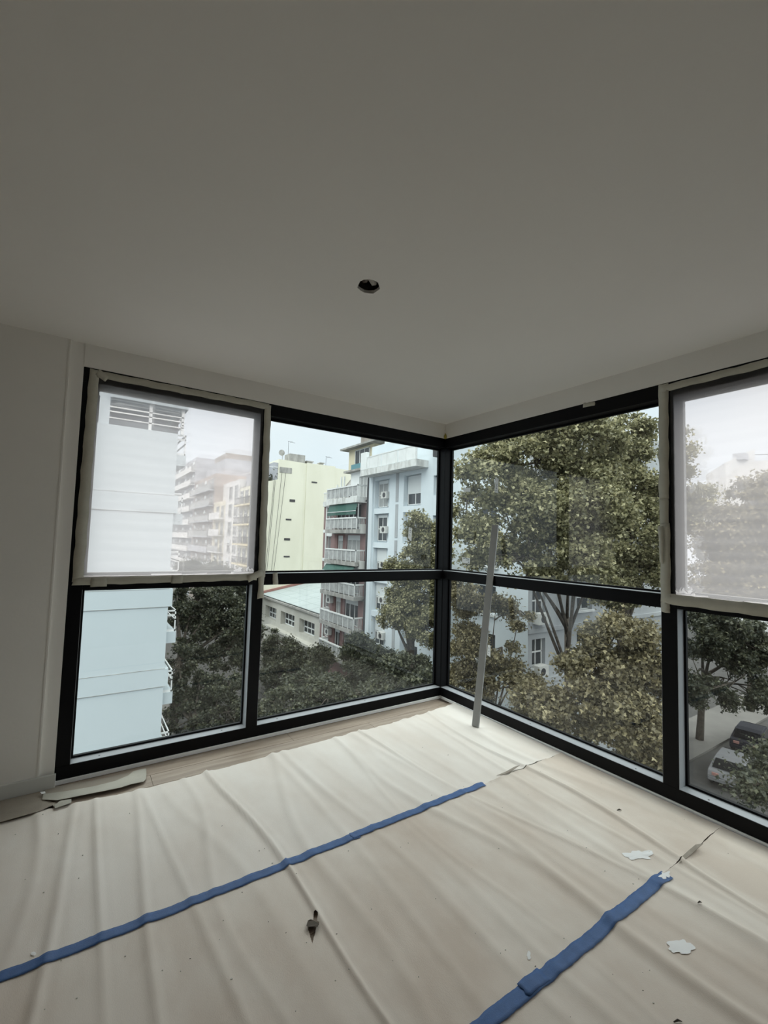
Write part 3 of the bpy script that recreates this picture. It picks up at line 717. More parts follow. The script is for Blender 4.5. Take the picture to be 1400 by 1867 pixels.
# ---- balcony building with pink brick
bb = tag(empty('balcony_building', (XF, 33.4, ZG)), 'stained balcony building with pink brick piers and green awnings', 'building')
RAILS = [6.15, 3.35, .55, -2.35, -5.15, -7.95]
holes = []
for r in RAILS[1:]:
    z = r-1.0
    holes += [(36.0, 36.9, z+.95, z+2.15), (33.6, 34.7, z+.1, z+2.25), (30.5, 32.9, z+.05, z+2.3)]
east.wall(29.35, 37.5, ZG, 5.1, holes, .3).build('wall', 'pink_brick', bb)
B(XF+.3, XF+9, 29.4, 37.4, ZG, 5.0).build('core', 'grime_concrete', bb)
for k, r in enumerate(RAILS[1:]):
    z = r-1.0
    east.window(bb, 36.0, 36.9, z+.95, z+2.15, nu=1, glass='dark_shutter', frame='white_trim')
    east.window(bb, 33.6, 34.7, z+.1, z+2.25, nu=2, shutter=.22, curtain=(k % 2 == 1))
    east.window(bb, 30.5, 32.9, z+.05, z+2.3, nu=3, shutter=.2 if k else .0, curtain=(k in (1,)), shut='shutter')
    for c_, d_ in ((z-.3, z+.92), (z+2.18, z+2.62)): mb = MB(); east.bx(mb, 35.75, 37.0, c_, d_, -.02, .06); mb.build('white_spandrel', 'white_trim', bb)
    mb = MB(); east.bx(mb, 29.6, 35.6, z+2.4, z+2.55, -.02, .12); mb.build('lintel', 'grime_concrete', bb)
    mb = MB(); east.bx(mb, 37.02, 37.5, z-.28, z+.02, -.02, .14); mb.build('white_band', 'white_trim', bb)
mb = MB(); east.bx(mb, 37.02, 37.48, ZG, 5.0, 0, .10); mb.build('brick_pier', 'pink_brick', bb)
mb = MB(); east.bx(mb, 36.88, 37.02, ZG, 5.0, 0, .12); mb.build('white_pier', 'white_trim', bb)
for k, r in enumerate(RAILS):
    z = r-1.0
    east.balcony(bb, 29.65, 35.3 if k < 3 else 35.9, z, .95, th=.34 if k else .5, slab='stained_white' if k == 0 else 'grime_concrete')
# railing wing of the top balcony
mb = MB(); east.bx(mb, 35.3, 37.4, 4.65, 5.15, 0, .3); mb.build('balcony_wing', 'stained_white', bb)
mb = MB(); east.bx(mb, 35.3, 37.4, 5.95, 6.05, .16, .26)
for k in range(12): a = 35.4+k*.175; east.bx(mb, a, a+.03, 5.15, 5.95, .19, .23)
mb.build('wing_railing', 'rail_white', bb)
# awnings
def awning(par, u0, u1, vt, drop, dep, material='green_canvas', d0=.8):
    b = MB(); p = [east.P(u0, vt, d0), east.P(u1, vt, d0), east.P(u0, vt-.02, d0), east.P(u1, vt-.02, d0)]
    q = [east.P(u0, vt, d0), east.P(u1, vt, d0), east.P(u1, vt-drop*.7, dep), east.P(u0, vt-drop*.7, dep)]
    b.prism(q, (0, 0, -.03)); q2 = [east.P(u0, vt-drop*.7, dep), east.P(u1, vt-drop*.7, dep), east.P(u1, vt-drop, dep+.01), east.P(u0, vt-drop, dep+.01)]
    b.prism(q2, tuple(east.N*-.03)); o = b.build('awning', material, par)
    mb = MB(); east.bx(mb, u0-.03, u1+.03, vt-drop*.7-.02, vt-drop*.7+.03, dep-.01, dep+.04); mb.build('awning_bar', 'rail_white', o)
awning(bb, 29.75, 35.0, 4.62, 1.0, 1.0); awning(bb, 29.9, 35.2, -.86, .85, 1.25)
east.ac(bb, 29.55, 2.0, 0, .95, .8, .55); east.ac(bb, 29.4, -1.0, .1, .8, .65, .5)
for z, u in ((-4.9, 35.0), (-4.3, 35.05), (-7.9, 35.1), (-7.2, 35.1)): east.ac(bb, u, z+.3, .02, .8, .58, .4)
# enclosed timber sunroom lattice on the second balcony
mb = MB()
for k in range(8): a = 29.75+k*.75; east.bx(mb, a-.025, a+.025, 3.4, 4.55, .70, .76)
east.bx(mb, 29.7, 35.2, 4.3, 4.36, .70, .76); o = mb.build('glazing_lattice', 'rail_white', bb)
# set-back upper floors
up_ = Face((XF+1.2, 0, 0), (0, 1, 0), (-1, 0, 0))
up_.wall(29.4, 34.6, 5.1, 7.9, [(31.2, 33.0, 5.2, 7.4)], .25).build('upper_wall', 'white_trim', bb)
up_.window(bb, 31.2, 33.0, 5.2, 7.4, nu=3, curtain=True)
B(XF+1.45, XF+9, 29.45, 34.55, 5.0, 8.0).build('upper_core', 'white_trim', bb)
B(XF+.7, XF+9, 29.3, 35.2, 7.9, 8.08).build('roof_slab', 'grime_concrete', bb)
B(XF+1.25, XF+9, 30.6, 35.2, 8.08, 10.2).build('penthouse', 'beige_render', bb)
pf = Face((XF+1.25, 0, 0), (0, 1, 0), (-1, 0, 0))
g = pf.window(bb, 31.3, 33.9, 8.6, 10.0, d=.02, nu=3, curtain=False); mb = MB(); pf.bx(mb, 31.2, 34.1, 8.1, 8.6, 0, .35); mb.build('teal_canvas', 'teal_canvas', bb)
B(XF+.6, XF+9.3, 29.3, 35.9, 10.2, 10.36).build('roof_slab', 'grime_concrete', bb)
mb = MB(); mb.box(XF+1.6, XF+6, 29.5, 33.6, 10.36, 12.0); mb.build('tank_room', 'brown_render', bb)
B(XF+1.4, XF+6.1, 29.4, 33.8, 12.0, 12.25).build('tank_room_coping', 'stained_white', bb)
# raking side wall on the far end
mb = MB(); mb.prism([(XF+.6, 37.4, 5.0), (XF+7, 37.4, 5.0), (XF+7, 37.4, 10.5), (XF+5, 37.4, 10.5)], (0, -.25, 0)); mb.build('raking_wall', 'brown_render', bb)
mb = MB(); mb.prism([(XF+.6, 37.4, 5.0), (XF+5, 37.4, 10.5), (XF+5, 35.0, 10.5), (XF+.6, 35.0, 5.0)], (.1, 0, -.12)); mb.build('raking_roof', 'grime_concrete', bb)
for yy_ in (36.6, 35.8, 35.2): B(XF+.8, XF+.92, yy_, yy_+.12, 5.1, 7.6 if yy_ < 36 else 6.9).build('terrace_post', 'white_trim', bb)
# antenna
mb = MB(); an = (XF+3, 35.6, 10.3); mb.tube([an, (an[0], an[1]-.6, 14.9)], .022, 5)
mb.tube([(an[0], an[1]-1.9, 14.4), (an[0], an[1]+1.1, 14.2)], .025, 4); mb.tube([(an[0], an[1]-1.2, 12.7), (an[0], an[1]+1.2, 12.7)], .025, 4)
for q in (-1.1, 1.1): mb.tube([(an[0], an[1]+q, 12.2), (an[0], an[1]+q, 13.5)], .02, 4); mb.tube([(an[0], an[1]+q-.4, 13.4), (an[0], an[1]+q+.4, 13.4)], .02, 4); mb.tube([(an[0], an[1]+q-.35, 12.25), (an[0], an[1]+q+.35, 12.25)], .02, 4)
mb.build('antenna', 'dark_metal', bb)
for yy_, m_ in ((29.2, 'dark_metal'),):
    mb = MB(); mb.tube([(XF-.12, yy_, ZG), (XF-.12, yy_, 6.9)], .11, 6); mb.build('drain_pipe', m_, bb)

# ---- light blue building
lb = tag(empty('blue_building', (XF, 21, ZG)), 'pale blue rendered building with deep window bays and top terrace', 'building')
rows = [4.2-2.8*k for k in range(6)]
holes = []
for z in rows:
    holes += [(26.2, 28.35, z-.1, z+2.25), (22.2, 24.3, z-.1, z+2.25)]
    holes += [(15.0, 16.7, z-1.3+.0, z+.35)]
holes += [(20.35, 20.8, z_+.5, z_+1.9) for z_ in rows[:4]]
east.wall(12.7, 29.0, ZG, 9.4, holes, .45).build('wall', 'blue_render', lb)
B(XF+.45, XF+14, 13.15, 28.95, ZG, 9.35).build('core', 'blue_render', lb)
for i, z in enumerate(rows):
    east.window(lb, 26.85, 28.25, z+.0, z+2.2, d=-.4, nu=2, vbar=.46, curtain=(i == 0), shutter=.12 if i < 2 else .5)
    mb = MB(); east.bx(mb, 26.2, 26.85, z-.1, z+2.25, -.44, -.36); mb.build('bay_panel', 'blue_render', lb)
    east.ac(lb, 26.35, z+.65, -.3, .8, .55, .5)
    east.window(lb, 22.3, 24.2, z+.0, z+2.2, d=-.4, nu=2, vbar=.4, shutter=.62 if i % 2 == 0 else .3)
    east.window(lb, 15.0, 16.7, z-1.3, z+.35, d=-.3, nu=2, vbar=.45)
    mb = MB(); east.bx(mb, 14.8, 16.9, z-1.42, z-1.3, -.02, .14); mb.build('window_sill', 'white_trim', lb)
    if i < 4: east.window(lb, 20.35, 20.8, z+.5, z+1.9, d=-.3, nu=1, glass='dark_shutter')
    mb = MB(); east.bx(mb, 24.95, 25.3, z+.3, z+2.9, -.02, .03); mb.build('vertical_groove', 'grey_render', lb)
mb = MB(); east.bx(mb, 28.45, 29.0, ZG, 6.8, 0, .18); mb.build('corner_pier', 'blue_render', lb)
# top terrace
te = lb
mb = MB(); east.bx(mb, 21.4, 28.9, 6.75, 7.25, -.1, 1.15); mb.build('terrace_slab', 'stained_white', te)
mb = MB(); east.bx(mb, 28.2, 28.9, 7.25, 8.3, 1.0, 1.12); mb.build('terrace_panel', 'frosted_panel', te)
for k in range(3):
    mb = MB(); a = 21.5+k*2.2; east.bx(mb, a+.05, a+2.15, 7.3, 8.2, 1.04, 1.08); mb.build('terrace_panel', 'white_trim', te)
mb = MB(); east.bx(mb, 21.4, 28.9, 8.2, 8.28, 1.02, 1.1)
for k in range(7): a = 21.45+k*1.23; east.bx(mb, a-.03, a+.03, 7.25, 8.25, 1.02, 1.1)
mb.build('terrace_railing', 'rail_white', te)
mb = MB(); east.bx(mb, 28.0, 28.9, 7.25, 8.7, .9, 1.16); mb.build('terrace_end_wall', 'white_trim', te)
B(XF+.6, XF+14, 16, 28.0, 9.3, 13.0).build('penthouse', 'white_trim', lb)
pf2 = Face((XF+.6, 0, 0), (0, 1, 0), (-1, 0, 0))
for a in (17.5, 20.0): pf2.window(lb, a, a+1.3, 9.9, 11.8, d=.03, nu=2)
mb = MB(); east.bx(mb, 13.0, 19.6, 9.4, 9.6, -.2, .9); b_ = mb.build('terrace_slab', 'stained_white', lb)
mb = MB()
for k in range(38): a = 13.05+k*.175; east.bx(mb, a, a+.05, 9.6, 10.6, .8, .85)
east.bx(mb, 13.0, 19.6, 10.55, 10.65, .78, .88); o = mb.build('terrace_bars', 'rail_white', lb); o['kind'] = 'stuff'
mb = MB(); east.bx(mb, 19.3, 20.3, 7.3, 8.4, .05, .55); mb.build('planter_box', 'dark_metal', lb)
# street front on the cross street
south = Face((0, 12.7, 0), (1, 0, 0), (0, -1, 0))
holes = []
for z in rows: holes += [(17.85+.0, 19.0, z-1.0, z+.5), (22.0, 23.6, z-1.0, z+.5), (27.0, 28.6, z-1.0, z+.5)]
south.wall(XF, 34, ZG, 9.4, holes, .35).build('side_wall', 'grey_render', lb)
for i, z in enumerate(rows):
    for a, b_ in ((17.85, 19.0), (22.0, 23.6), (27.0, 28.6)):
        south.window(lb, a, b_, z-1.0, z+.5, d=-.28, nu=2, vbar=.5)
        mb = MB(); south.bx(mb, a-.1, b_+.1, z-1.12, z-1.0, -.02, .12); mb.build('window_sill', 'white_trim', lb)
    south.ac(lb, 17.9, z-1.45, 0, .8, .6, .45)
    mb = MB(); south.bx(mb, XF, 34, z-1.95, z-1.7, -.02, .10); mb.build('string_course', 'grey_render', lb)

# ---- low building with pale sheet roof
lo = tag(empty('low_building', (XF, 46, ZG)), 'low building with pale sheet roof and white gridded windows', 'building')
lw = [(49.6, 53.4), (44.05, 48.1), (38.9, 42.7)]
holes = [(a, b_, -8.72, -7.2) for a, b_ in lw]
east.wall(37.5, 55, ZG, -6.25, holes, .7).build('wall', 'low_wall', lo)
for a, b_ in lw:
    g = east.window(lo, a, b_, -8.72, -7.2, d=-.62, nu=4, vbar=.42, fw=.1, frame='white_trim')
    mb = MB(); east.bx(mb, a+.5, a+1.1, -8.65, -7.3, -.66, -.60); mb.build('curtain', 'curtain', g)
mb = MB(); east.bx(mb, 37.5, 51.5, -9.5, -9.28, 0, .7); mb.build('ledge', 'low_wall', lo)
mb = MB(); east.bx(mb, 37.5, 51.5, -9.75, -9.5, 0, .45); mb.build('ledge_moulding', 'grime_concrete', lo)
mb = MB(); east.bx(mb, 37.5, 55, -10.3, -10.2, 0, .1); mb.build('string_course', 'grime_concrete', lo)
mb = MB(); east.bx(mb, 37.5, 55, -6.3, -6.1, -.1, .28); mb.build('gutter', 'grime_concrete', lo)
for i in range(7):
    for j in range(5):
        a, b_ = 37.6+i*2.44, 37.6+(i+1)*2.44; c, d_ = -.15+j*1.45, -.15+(j+1)*1.45
        z0, z1 = -6.12+.19*c+.15, -6.12+.19*d_+.15
        mb = MB(); q = [(XF+c+.02, a+.02, z0), (XF+d_-.02, a+.02, z1), (XF+d_-.02, b_-.02, z1), (XF+c+.02, b_-.02, z0)]
        mb.prism(q, (0, 0, .05)); mb.build('roof_sheet', 'roof_sheet', lo)
mb = MB(); mb.prism([(XF-.1, 37.6, -6.25), (XF+7.2, 37.6, -6.25), (XF+7.2, 37.6, -4.7), (XF-.1, 37.6, -6.12)], (0, 17.1, 0)); mb.build('roof_base', 'grime_concrete', lo)
mb = MB(); mb.prism([(XF-.1, 54.75, -5.95), (XF+7.2, 54.75, -4.55), (XF+7.2, 54.75, -4.25), (XF-.1, 54.75, -5.65)], (0, .26, 0)); mb.build('flashing', 'roof_flash', lo)

# ---- tall yellow building
ye = tag(empty('yellow_building', (20, 55, ZG)), 'tall pale yellow building with blank side wall and small vents', 'building')
sy = Face((0, 55, 0), (1, 0, 0), (0, -1, 0))
mb = MB(); mb.prism([(XF, 55, ZG), (31, 55, ZG), (31, 55, 11.75), (19.05, 55, 12.1), (19.0, 55, 9.3), (XF, 55, 8.9)], (0, 12, 0)); mb.build('wall', 'yellow_render', ye)
mb = MB(); sy.bx(mb, 23.1, 27.6, -4.0, 12.05, 0, .15); mb.build('projecting_bay', 'yellow_render', ye)
for (a, b_, c, d_) in ((19.2, 20.95, 10.3, 11.05), (23.9, 24.75, 9.3, 9.5), (20.8, 21.6, 6.4, 6.75), (20.37, 21.17, 3.85, 4.05), (20.25, 21.1, 1.1, 1.4), (20.3, 21.15, -1.2, -1.0)):
    mb = MB(); sy.bx(mb, a, b_, c, d_, .1 if a > 23 else -.05, .20 if a > 23 else .05); mb.build('wall_vent', 'dark_metal' if d_-c < .5 else 'grime_concrete', ye)
mb = MB(); mb.box(20.6, 22.9, 55.1, 57, 12.0, 13.1); mb.build('tank_room', 'grime_concrete', ye)
for x, w in ((23.3, 1.6), (25.4, .8)):
    mb = MB(); mb.box(x, x+w*.5, 55.2, 56, 12, 12.3).box(x-.15, x+w*.5+.15, 55.1, 56.1, 12.3, 12.42); mb.build('roof_vent', 'grime_concrete', ye)
mb = MB(); mb.tube([(19.9, 56, 12.1), (19.9, 56, 13.0)], .05, 5)
c = [(19.75+.42*math.cos(k*math.pi/6), 55.9, 13.2+.42*math.sin(k*math.pi/6)) for k in range(12)]; mb.prism(c, (0, .08, 0)); mb.build('satellite_dish', 'grime_concrete', ye)
for x, h in ((20.7, 15.0), (26.6, 13.6)):
    mb = MB(); mb.tube([(x, 56, 12), (x, 56, h)], .02, 4); mb.tube([(x-.1, 56, h-.05), (x+1.0, 56, h-.15)], .02, 4); mb.tube([(x+.4, 55.6, h-.1), (x+.4, 56.4, h-.1)], .02, 4); mb.build('antenna', 'dark_metal', ye)
# top floor terrace with plants at the street corner
mb = MB(); mb.box(XF, XF+1.4, 55.1, 67, 8.9, 9.0); mb.build('terrace_floor', 'grime_concrete', ye)
mb = MB(); mb.box(XF+.05, XF+.1, 55.1, 67, 10.9, 10.98).box(XF+.05, XF+.1, 55.1, 55.18, 9, 11).box(XF+.05, XF+1.5, 55.1, 55.15, 10.9, 10.98).box(XF+.05, XF+.1, 59, 59.1, 9, 11); mb.build('terrace_rail', 'rail_white', ye)
rr = random.Random(4); mb = MB()
for k in range(260):
    p = (XF+rr.uniform(.1, 1.4), 55.05+rr.uniform(0, 2.5), 9+abs(rr.gauss(0, .55))); s_ = .14
    q = [np.array(p)+np.array([rr.gauss(0, s_) for _ in range(3)]) for _ in range(3)]; mb.quad(*q)
o = mb.build('terrace_plants', 'leaf_green', ye); o['kind'] = 'stuff'
# its street front
for k in range(7):
    z = 6.2-2.9*k
    mb = MB(); east.bx(mb, 55.3, 66.8, z-.25, z, 0, .9); b_ = mb.build('balcony', 'yellow_street', ye)
    mb = MB(); east.bx(mb, 55.3, 66.8, z+.9, z+1.0, .8, .88)
    for q in range(40): a = 55.4+q*.29; east.bx(mb, a, a+.03, z, z+.95, .82, .86)
    o = mb.build('balusters', 'dark_metal', b_); o['kind'] = 'stuff'
    for a in (56.2, 59.4, 62.6, 65.0): east.window(ye, a, a+1.5, z+.1, z+2.2, d=.03, nu=2, vbar=.7)
mb = MB(); mb.box(XF+.9, XF+12, 55.2, 67, 8.9, 11.6); mb.build('set_back_floor', 'far_grey', ye)

# service cables strung down in front of the yellow wall
for k, (p0, p1) in enumerate((((514, 862), (492, 1064)), ((521, 862), (496, 1064)), ((502, 876), (484, 1066)), ((500, 876), (481, 1066)))):
    a = onY(*p0, 54.9); b_ = onY(*p1, 54.8)
    mb = MB(); n = 8; mb.tube([a+(b_-a)*t/n-np.array((0, 0, .35*math.sin(math.pi*t/n))) for t in range(n+1)], .022, 4)
    tag(mb.build('cable', 'dark_metal'), ('thin dark cable dropping from grille edge nearer street corner across yellow wall', 'thin dark cable dropping from middle of grey grille on yellow wall', 'thin dark cable dropping from terrace edge on yellow building', 'shorter dark cable dropping from terrace corner of yellow building')[k], 'cable', 'cables in front of the yellow wall')

# ---- tall white building next door
wb = tag(empty('white_building', (-4, 18.7, ZG)), 'tall white building with blank wall and side balconies in white frames', 'building')
sw = Face((0, 18.7, 0), (1, 0, 0), (0, -1, 0))
bands = [(-.99+.0, -1.73), (-4.41, -5.17), (-7.9, -8.6)]
zs = [ZG, -8.6, -7.9, -5.17, -4.41, -1.73, -.95]
mb = MB(); mb.box(-14, .58, 18.7, 34, ZG, 6.0); mb.build('wall', 'white_render', wb)
for (z1_, z0_) in ((-.95, -1.73), (-4.41, -5.17), (-7.9, -8.62), (3.2, 2.4)):
    mb = MB(); mb.box(-14, .74, 18.67, 30, z0_+.006, z1_-.006); mb.build('wall_band', 'white_render', wb)
    mb = MB(); mb.box(-14, .60, 18.66, 18.69, z0_-.006, z0_+.006).box(-14, .60, 18.66, 18.69, z1_-.006, z1_+.006); mb.build('joint_line', 'grime_concrete', wb)
for z0_ in (-3.4, -6.07, -8.75, 1.9, -.75, 4.6):
    b_ = B(.58, 1.02, 19.0, 23, z0_, z0_+.5).build('balcony', 'white_render', wb)
    mb = MB(); mb.box(.58, .99, 19.05, 19.10, z0_+1.18, z0_+1.26).box(.94, .99, 19.05, 19.1, z0_+.5, z0_+1.45).box(.94, .99, 22.9, 23, z0_+.5, z0_+1.45).box(.94, .99, 19.05, 23, z0_+1.38, z0_+1.45).box(.58, .99, 19.05, 19.1, z0_+1.38, z0_+1.45).box(.94, .99, 19.05, 23, z0_+1.0, z0_+1.05).box(.58, .99, 19.05, 19.1, z0_+.5, z0_+.58)
    mb.build('balcony_frame', 'rail_white', b_)
    B(.6, .62, 19.0, 23, z0_+.5, z0_+2.2).build('balcony_window', 'dark_glass', wb)
# recessed top gallery, roof slab, roof house
B(-14, -2.1, 18.75, 34, 6.0, 8.8).build('stair_tower', 'white_render', wb)
B(-2.1, .3, 21.0, 34, 6.0, 7.0).build('gallery_wall', 'far_grey', wb)
mb = MB(); mb.box(-2.1, .8, 18.75, 18.8, 6.28, 6.33).box(-2.1, .8, 18.75, 18.8, 6.55, 6.6).box(-2.1, .8, 18.75, 18.8, 6.75, 6.8)
mb.box(.74, .8, 18.75, 34, 6.75, 6.8).box(.74, .8, 18.75, 34, 6.4, 6.45); mb.build('gallery_rails', 'rail_white', wb)
for x in (-2.6, -.62, .7): B(x, x+.12, 18.75, 18.9, 6.0, 7.15).build('gallery_post', 'white_trim', wb)
B(-2.1, .95, 18.6, 34, 7.15, 7.5).build('roof_slab', 'white_render', wb)
B(-1.9, .3, 20, 34, 7.5, 8.6).build('roof_house', 'far_white', wb)
mb = MB()
for x in (.1, .3, .5): mb.tube([(x, 19, 7.5), (x, 19, 8.1)], .03, 5)
mb.build('roof_pipes', 'dark_metal', wb)
B(.58, 1.1, 24, 34, -2, 5.4).build('rear_bay', 'far_grey', wb)

# ---- buildings further up the avenue
def street_block(name, label, u0, u1, top, material, slab, floors=8, dep=.9, bal=True, back=9):
    e = tag(empty(name, (XF, (u0+u1)/2, ZG)), label, 'building', 'buildings further up the avenue')
    B(XF, XF+back, u0, u1, ZG, top).build('wall', material, e)
    z = top-3.0
    while z > ZG+2:
        if bal:
            mb = MB(); east.bx(mb, u0+.4, u1-.4, z-.2, z+.0, 0, dep); b_ = mb.build('balcony', slab, e)
            mb = MB(); east.bx(mb, u0+.4, u1-.4, z, z+1.0, dep-.06, dep); mb.build('parapet', slab if int(z*3) % 3 else 'frosted_panel', b_)
        n = max(2, int((u1-u0)/3))
        for k in range(n):
            a = u0+.8+(u1-u0-1.6)*k/n; east.window(e, a, a+1.7, z+.1, z+2.2, d=.03, nu=2, vbar=.6, shutter=.3 if (k+int(z)) % 3 == 0 else 0)
        z -= 2.9
    return e
street_block('apartment_block', 'white apartment block directly behind the yellow building, with flat white front', 67.2, 75, 10.4, 'far_white', 'far_white', bal=False)
e = street_block('apartment_block', 'cream stepped apartment block with parapet balconies up the avenue', 75, 83, 7.5, 'cream_render', 'far_white')
B(XF+1.5, XF+9, 75, 83, 7.5, 11.0).build('set_back_floor', 'far_white', e)
e = street_block('apartment_block', 'brownish apartment block with stacked balconies and setback top', 83, 101, 13.0, 'far_brown', 'far_grey')
B(XF+2, XF+9, 84, 100, 13.0, 16.2).build('set_back_floor', 'far_grey', e)
B(XF+3, XF+9, 88, 97, 16.2, 18.0).build('tank_room', 'brown_render', e)
e = street_block('apartment_block', 'tallest grey apartment block at the far end of the avenue', 101, 140, 18.5, 'far_grey', 'far_white')
e = tag(empty('avenue_end_block', (5, 190, ZG)), 'wide pale block closing the far end of avenue', 'building')
B(-20, 40, 190, 200, ZG, 14).build('wall', 'far_white', e)
fend = Face((0, 190, 0), (1, 0, 0), (0, -1, 0))
for k in range(6):
    for q in range(9): fend.window(e, -6+q*3.2, -4.4+q*3.2, 11-3*k-1.8, 11-3*k, d=.03)
mb = MB(); mb.tube([(XF+5, 70, 11), (XF+5, 70, 18.2)], .06, 5); mb.tube([(XF+5, 69.2, 17.3), (XF+5, 70.8, 17.3)], .04, 4); mb.tube([(XF+5, 69.5, 16.3), (XF+5, 70.5, 16.3)], .04, 4)
tag(mb.build('antenna_mast', 'dark_metal'), 'tall thin antenna mast above the white block roof', 'antenna')
bpy.data.objects['antenna_mast'].location.z -= .7
# distant blocks along the cross street
e = tag(empty('distant_block', (72, 20, ZG)), 'pale distant block with slanted top just above the treetops', 'building')
p0 = deep(1322, 825, 62); p1 = deep(1376, 823, 62)
mb = MB(); mb.prism([(p0[0], p0[1], ZG), (p1[0], p1[1], ZG), (p1[0], p1[1], p1[2]+.4), (p0[0], p0[1], p0[2]-1.4)], (10, 6, 0)); mb.build('wall', 'far_white', e)
mb = MB(); c = p0*.6+p1*.4; mb.box(c[0]-.1, c[0]+1.2, c[1]-.9, c[1]+.5, c[2]-1.1, c[2]-.2); mb.build('wall_sign', 'far_grey', e)
e = tag(empty('distant_block', (80, 12, ZG)), 'lower distant block with railing on its flat roof', 'building')
p0 = deep(1377, 840, 75); p1 = deep(1440, 838, 75)
mb = MB(); mb.prism([(p0[0], p0[1], ZG), (p1[0], p1[1], ZG), (p1[0], p1[1], p1[2]), (p0[0], p0[1], p0[2])], (10, 6, 0)); mb.build('wall', 'far_white', e)
mb = MB(); mb.tube([p0+np.array((0, 0, 1)), p1+np.array((0, 0, 1))], .06, 4); mb.build('roof_rail', 'dark_metal', e)

# ---- parked cars on the cross street
def car(loc, rz, paint, label):
    e = empty('car', loc); e.rotation_euler = (0, 0, rz)
    prof = [(-2.1, .35), (-2.12, .62), (-2.02, .86), (-1.75, .92), (-1.35, 1.38), (-.9, 1.47), (.3, 1.46), (.75, 1.32), (1.35, .95), (2.0, .84), (2.12, .6), (2.1, .35)]
    def loft(pr, w, inset):
        mb = MB(); n = len(pr)
        def hw(z): return w-(max(0, z-.9)*inset)
        l = [(x, -hw(z), z) for x, z in pr]; r_ = [(x, hw(z), z) for x, z in pr]
        mb.v += l+r_
        for i in range(n): mb.f.append((i, (i+1) % n, n+(i+1) % n, n+i))
        mb.f.append(tuple(range(n-1, -1, -1))); mb.f.append(tuple(range(n, 2*n))); return mb
    def add(o): o.parent = e; return o
    add(loft(prof, .86, .35).build('body', paint, None, bevel=.04))
    add(MB().quad((-1.72, -.70, .965), (-1.72, .70, .965), (-1.37, .60, 1.372), (-1.37, -.60, 1.372)).prism([(-1.75, -.70, .96), (-1.75, .70, .96), (-1.39, .60, 1.38), (-1.39, -.60, 1.38)], (-.02, 0, .02)).build('rear_window', 'car_glass'))
    add(MB().prism([(.80, -.62, 1.32), (.80, .62, 1.32), (1.30, .72, 1.0), (1.30, -.72, 1.0)], (.02, 0, .02)).build('windscreen', 'car_glass'))
    for s_ in (-1, 1):
        add(MB().prism([(-1.3, s_*.80, 1.0), (1.0, s_*.80, 1.0), (.6, s_*.70, 1.33), (-1.0, s_*.70, 1.36)], (0, s_*.03, 0)).build('side_window', 'car_glass'))
        for x in (-1.35, 1.35):
            mb = MB(); mb.tube([(x, s_*.72, .32), (x, s_*.9, .32)], .32, 14); add(mb.build('wheel', 'tyre'))
        add(MB().box(-2.14, -2.05, s_*.5-.15, s_*.5+.15, .66, .8).build('tail_lamp', 'roof_flash'))
    add(MB().box(-2.2, -2.05, -.8, .8, .4, .56).build('bumper', paint)); add(MB().box(2.05, 2.2, -.8, .8, .38, .54).build('bumper', paint))
    return tag(e, label, 'car', 'cars parked on the cross street')
c0 = onZ(1333, 1392, ZG+1.1)
car((c0[0]+.8, c0[1]+.1, ZG), math.radians(8), 'car_silver', 'silver hatchback parked under the trees below the window')
car((c0[0]+6.9, c0[1]+1.1, ZG), math.radians(8), 'car_dark', 'dark blue car parked ahead of the silver hatchback')

# ================================================================== TREES
def leaves(centers, radii, count, size, seed, material, name, parent):
    r_ = np.random.RandomState(seed); centers = np.array(centers); radii = np.array(radii)
    w = radii**2; k = r_.choice(len(centers), count, p=w/w.sum())
    d = r_.normal(size=(count, 3)); d /= np.linalg.norm(d, axis=1)[:, None]
    p = centers[k]+d*(radii[k]*np.abs(r_.normal(.55, .42, count)))[:, None]*np.array((1.1, 1.1, .8))
    n = d*.15+np.array((0, 0, .5))+r_.normal(size=(count, 3))*.6; n /= np.linalg.norm(n, axis=1)[:, None]
    a = np.cross(n, r_.normal(size=(count, 3))); a /= np.linalg.norm(a, axis=1)[:, None]; b = np.cross(n, a)
    s = size*(.6+.8*r_.rand(count))[:, None]
    # a lobed leaf: 6 corner points, gently folded along the midrib
    sh = ((-.5, 0, 0), (-.12, .34, .09), (.02, .16, .05), (.5, 0, -.06), (.02, -.16, .05), (-.12, -.34, .09))
    V = np.stack([p+a*(s*x)+b*(s*y*1.25)+n*(s*z) for x, y, z in sh], 1).reshape(-1, 3)
    base = np.arange(count)[:, None]*6
    F = np.concatenate([base+np.array([[0, 3, 2, 1]]), base+np.array([[0, 5, 4, 3]])], 1).reshape(-1, 4)
    me = bpy.data.meshes.new(name); me.vertices.add(len(V)); me.vertices.foreach_set('co', V.astype(np.float32).ravel())
    me.loops.add(F.size); me.loops.foreach_set('vertex_index', F.astype(np.int32).ravel())
    me.polygons.add(len(F)); me.polygons.foreach_set('loop_start', np.arange(0, F.size, 4, dtype=np.int32))
    me.update(calc_edges=True)
    o = link(name, me, material, parent); o['kind'] = 'stuff'
    return o
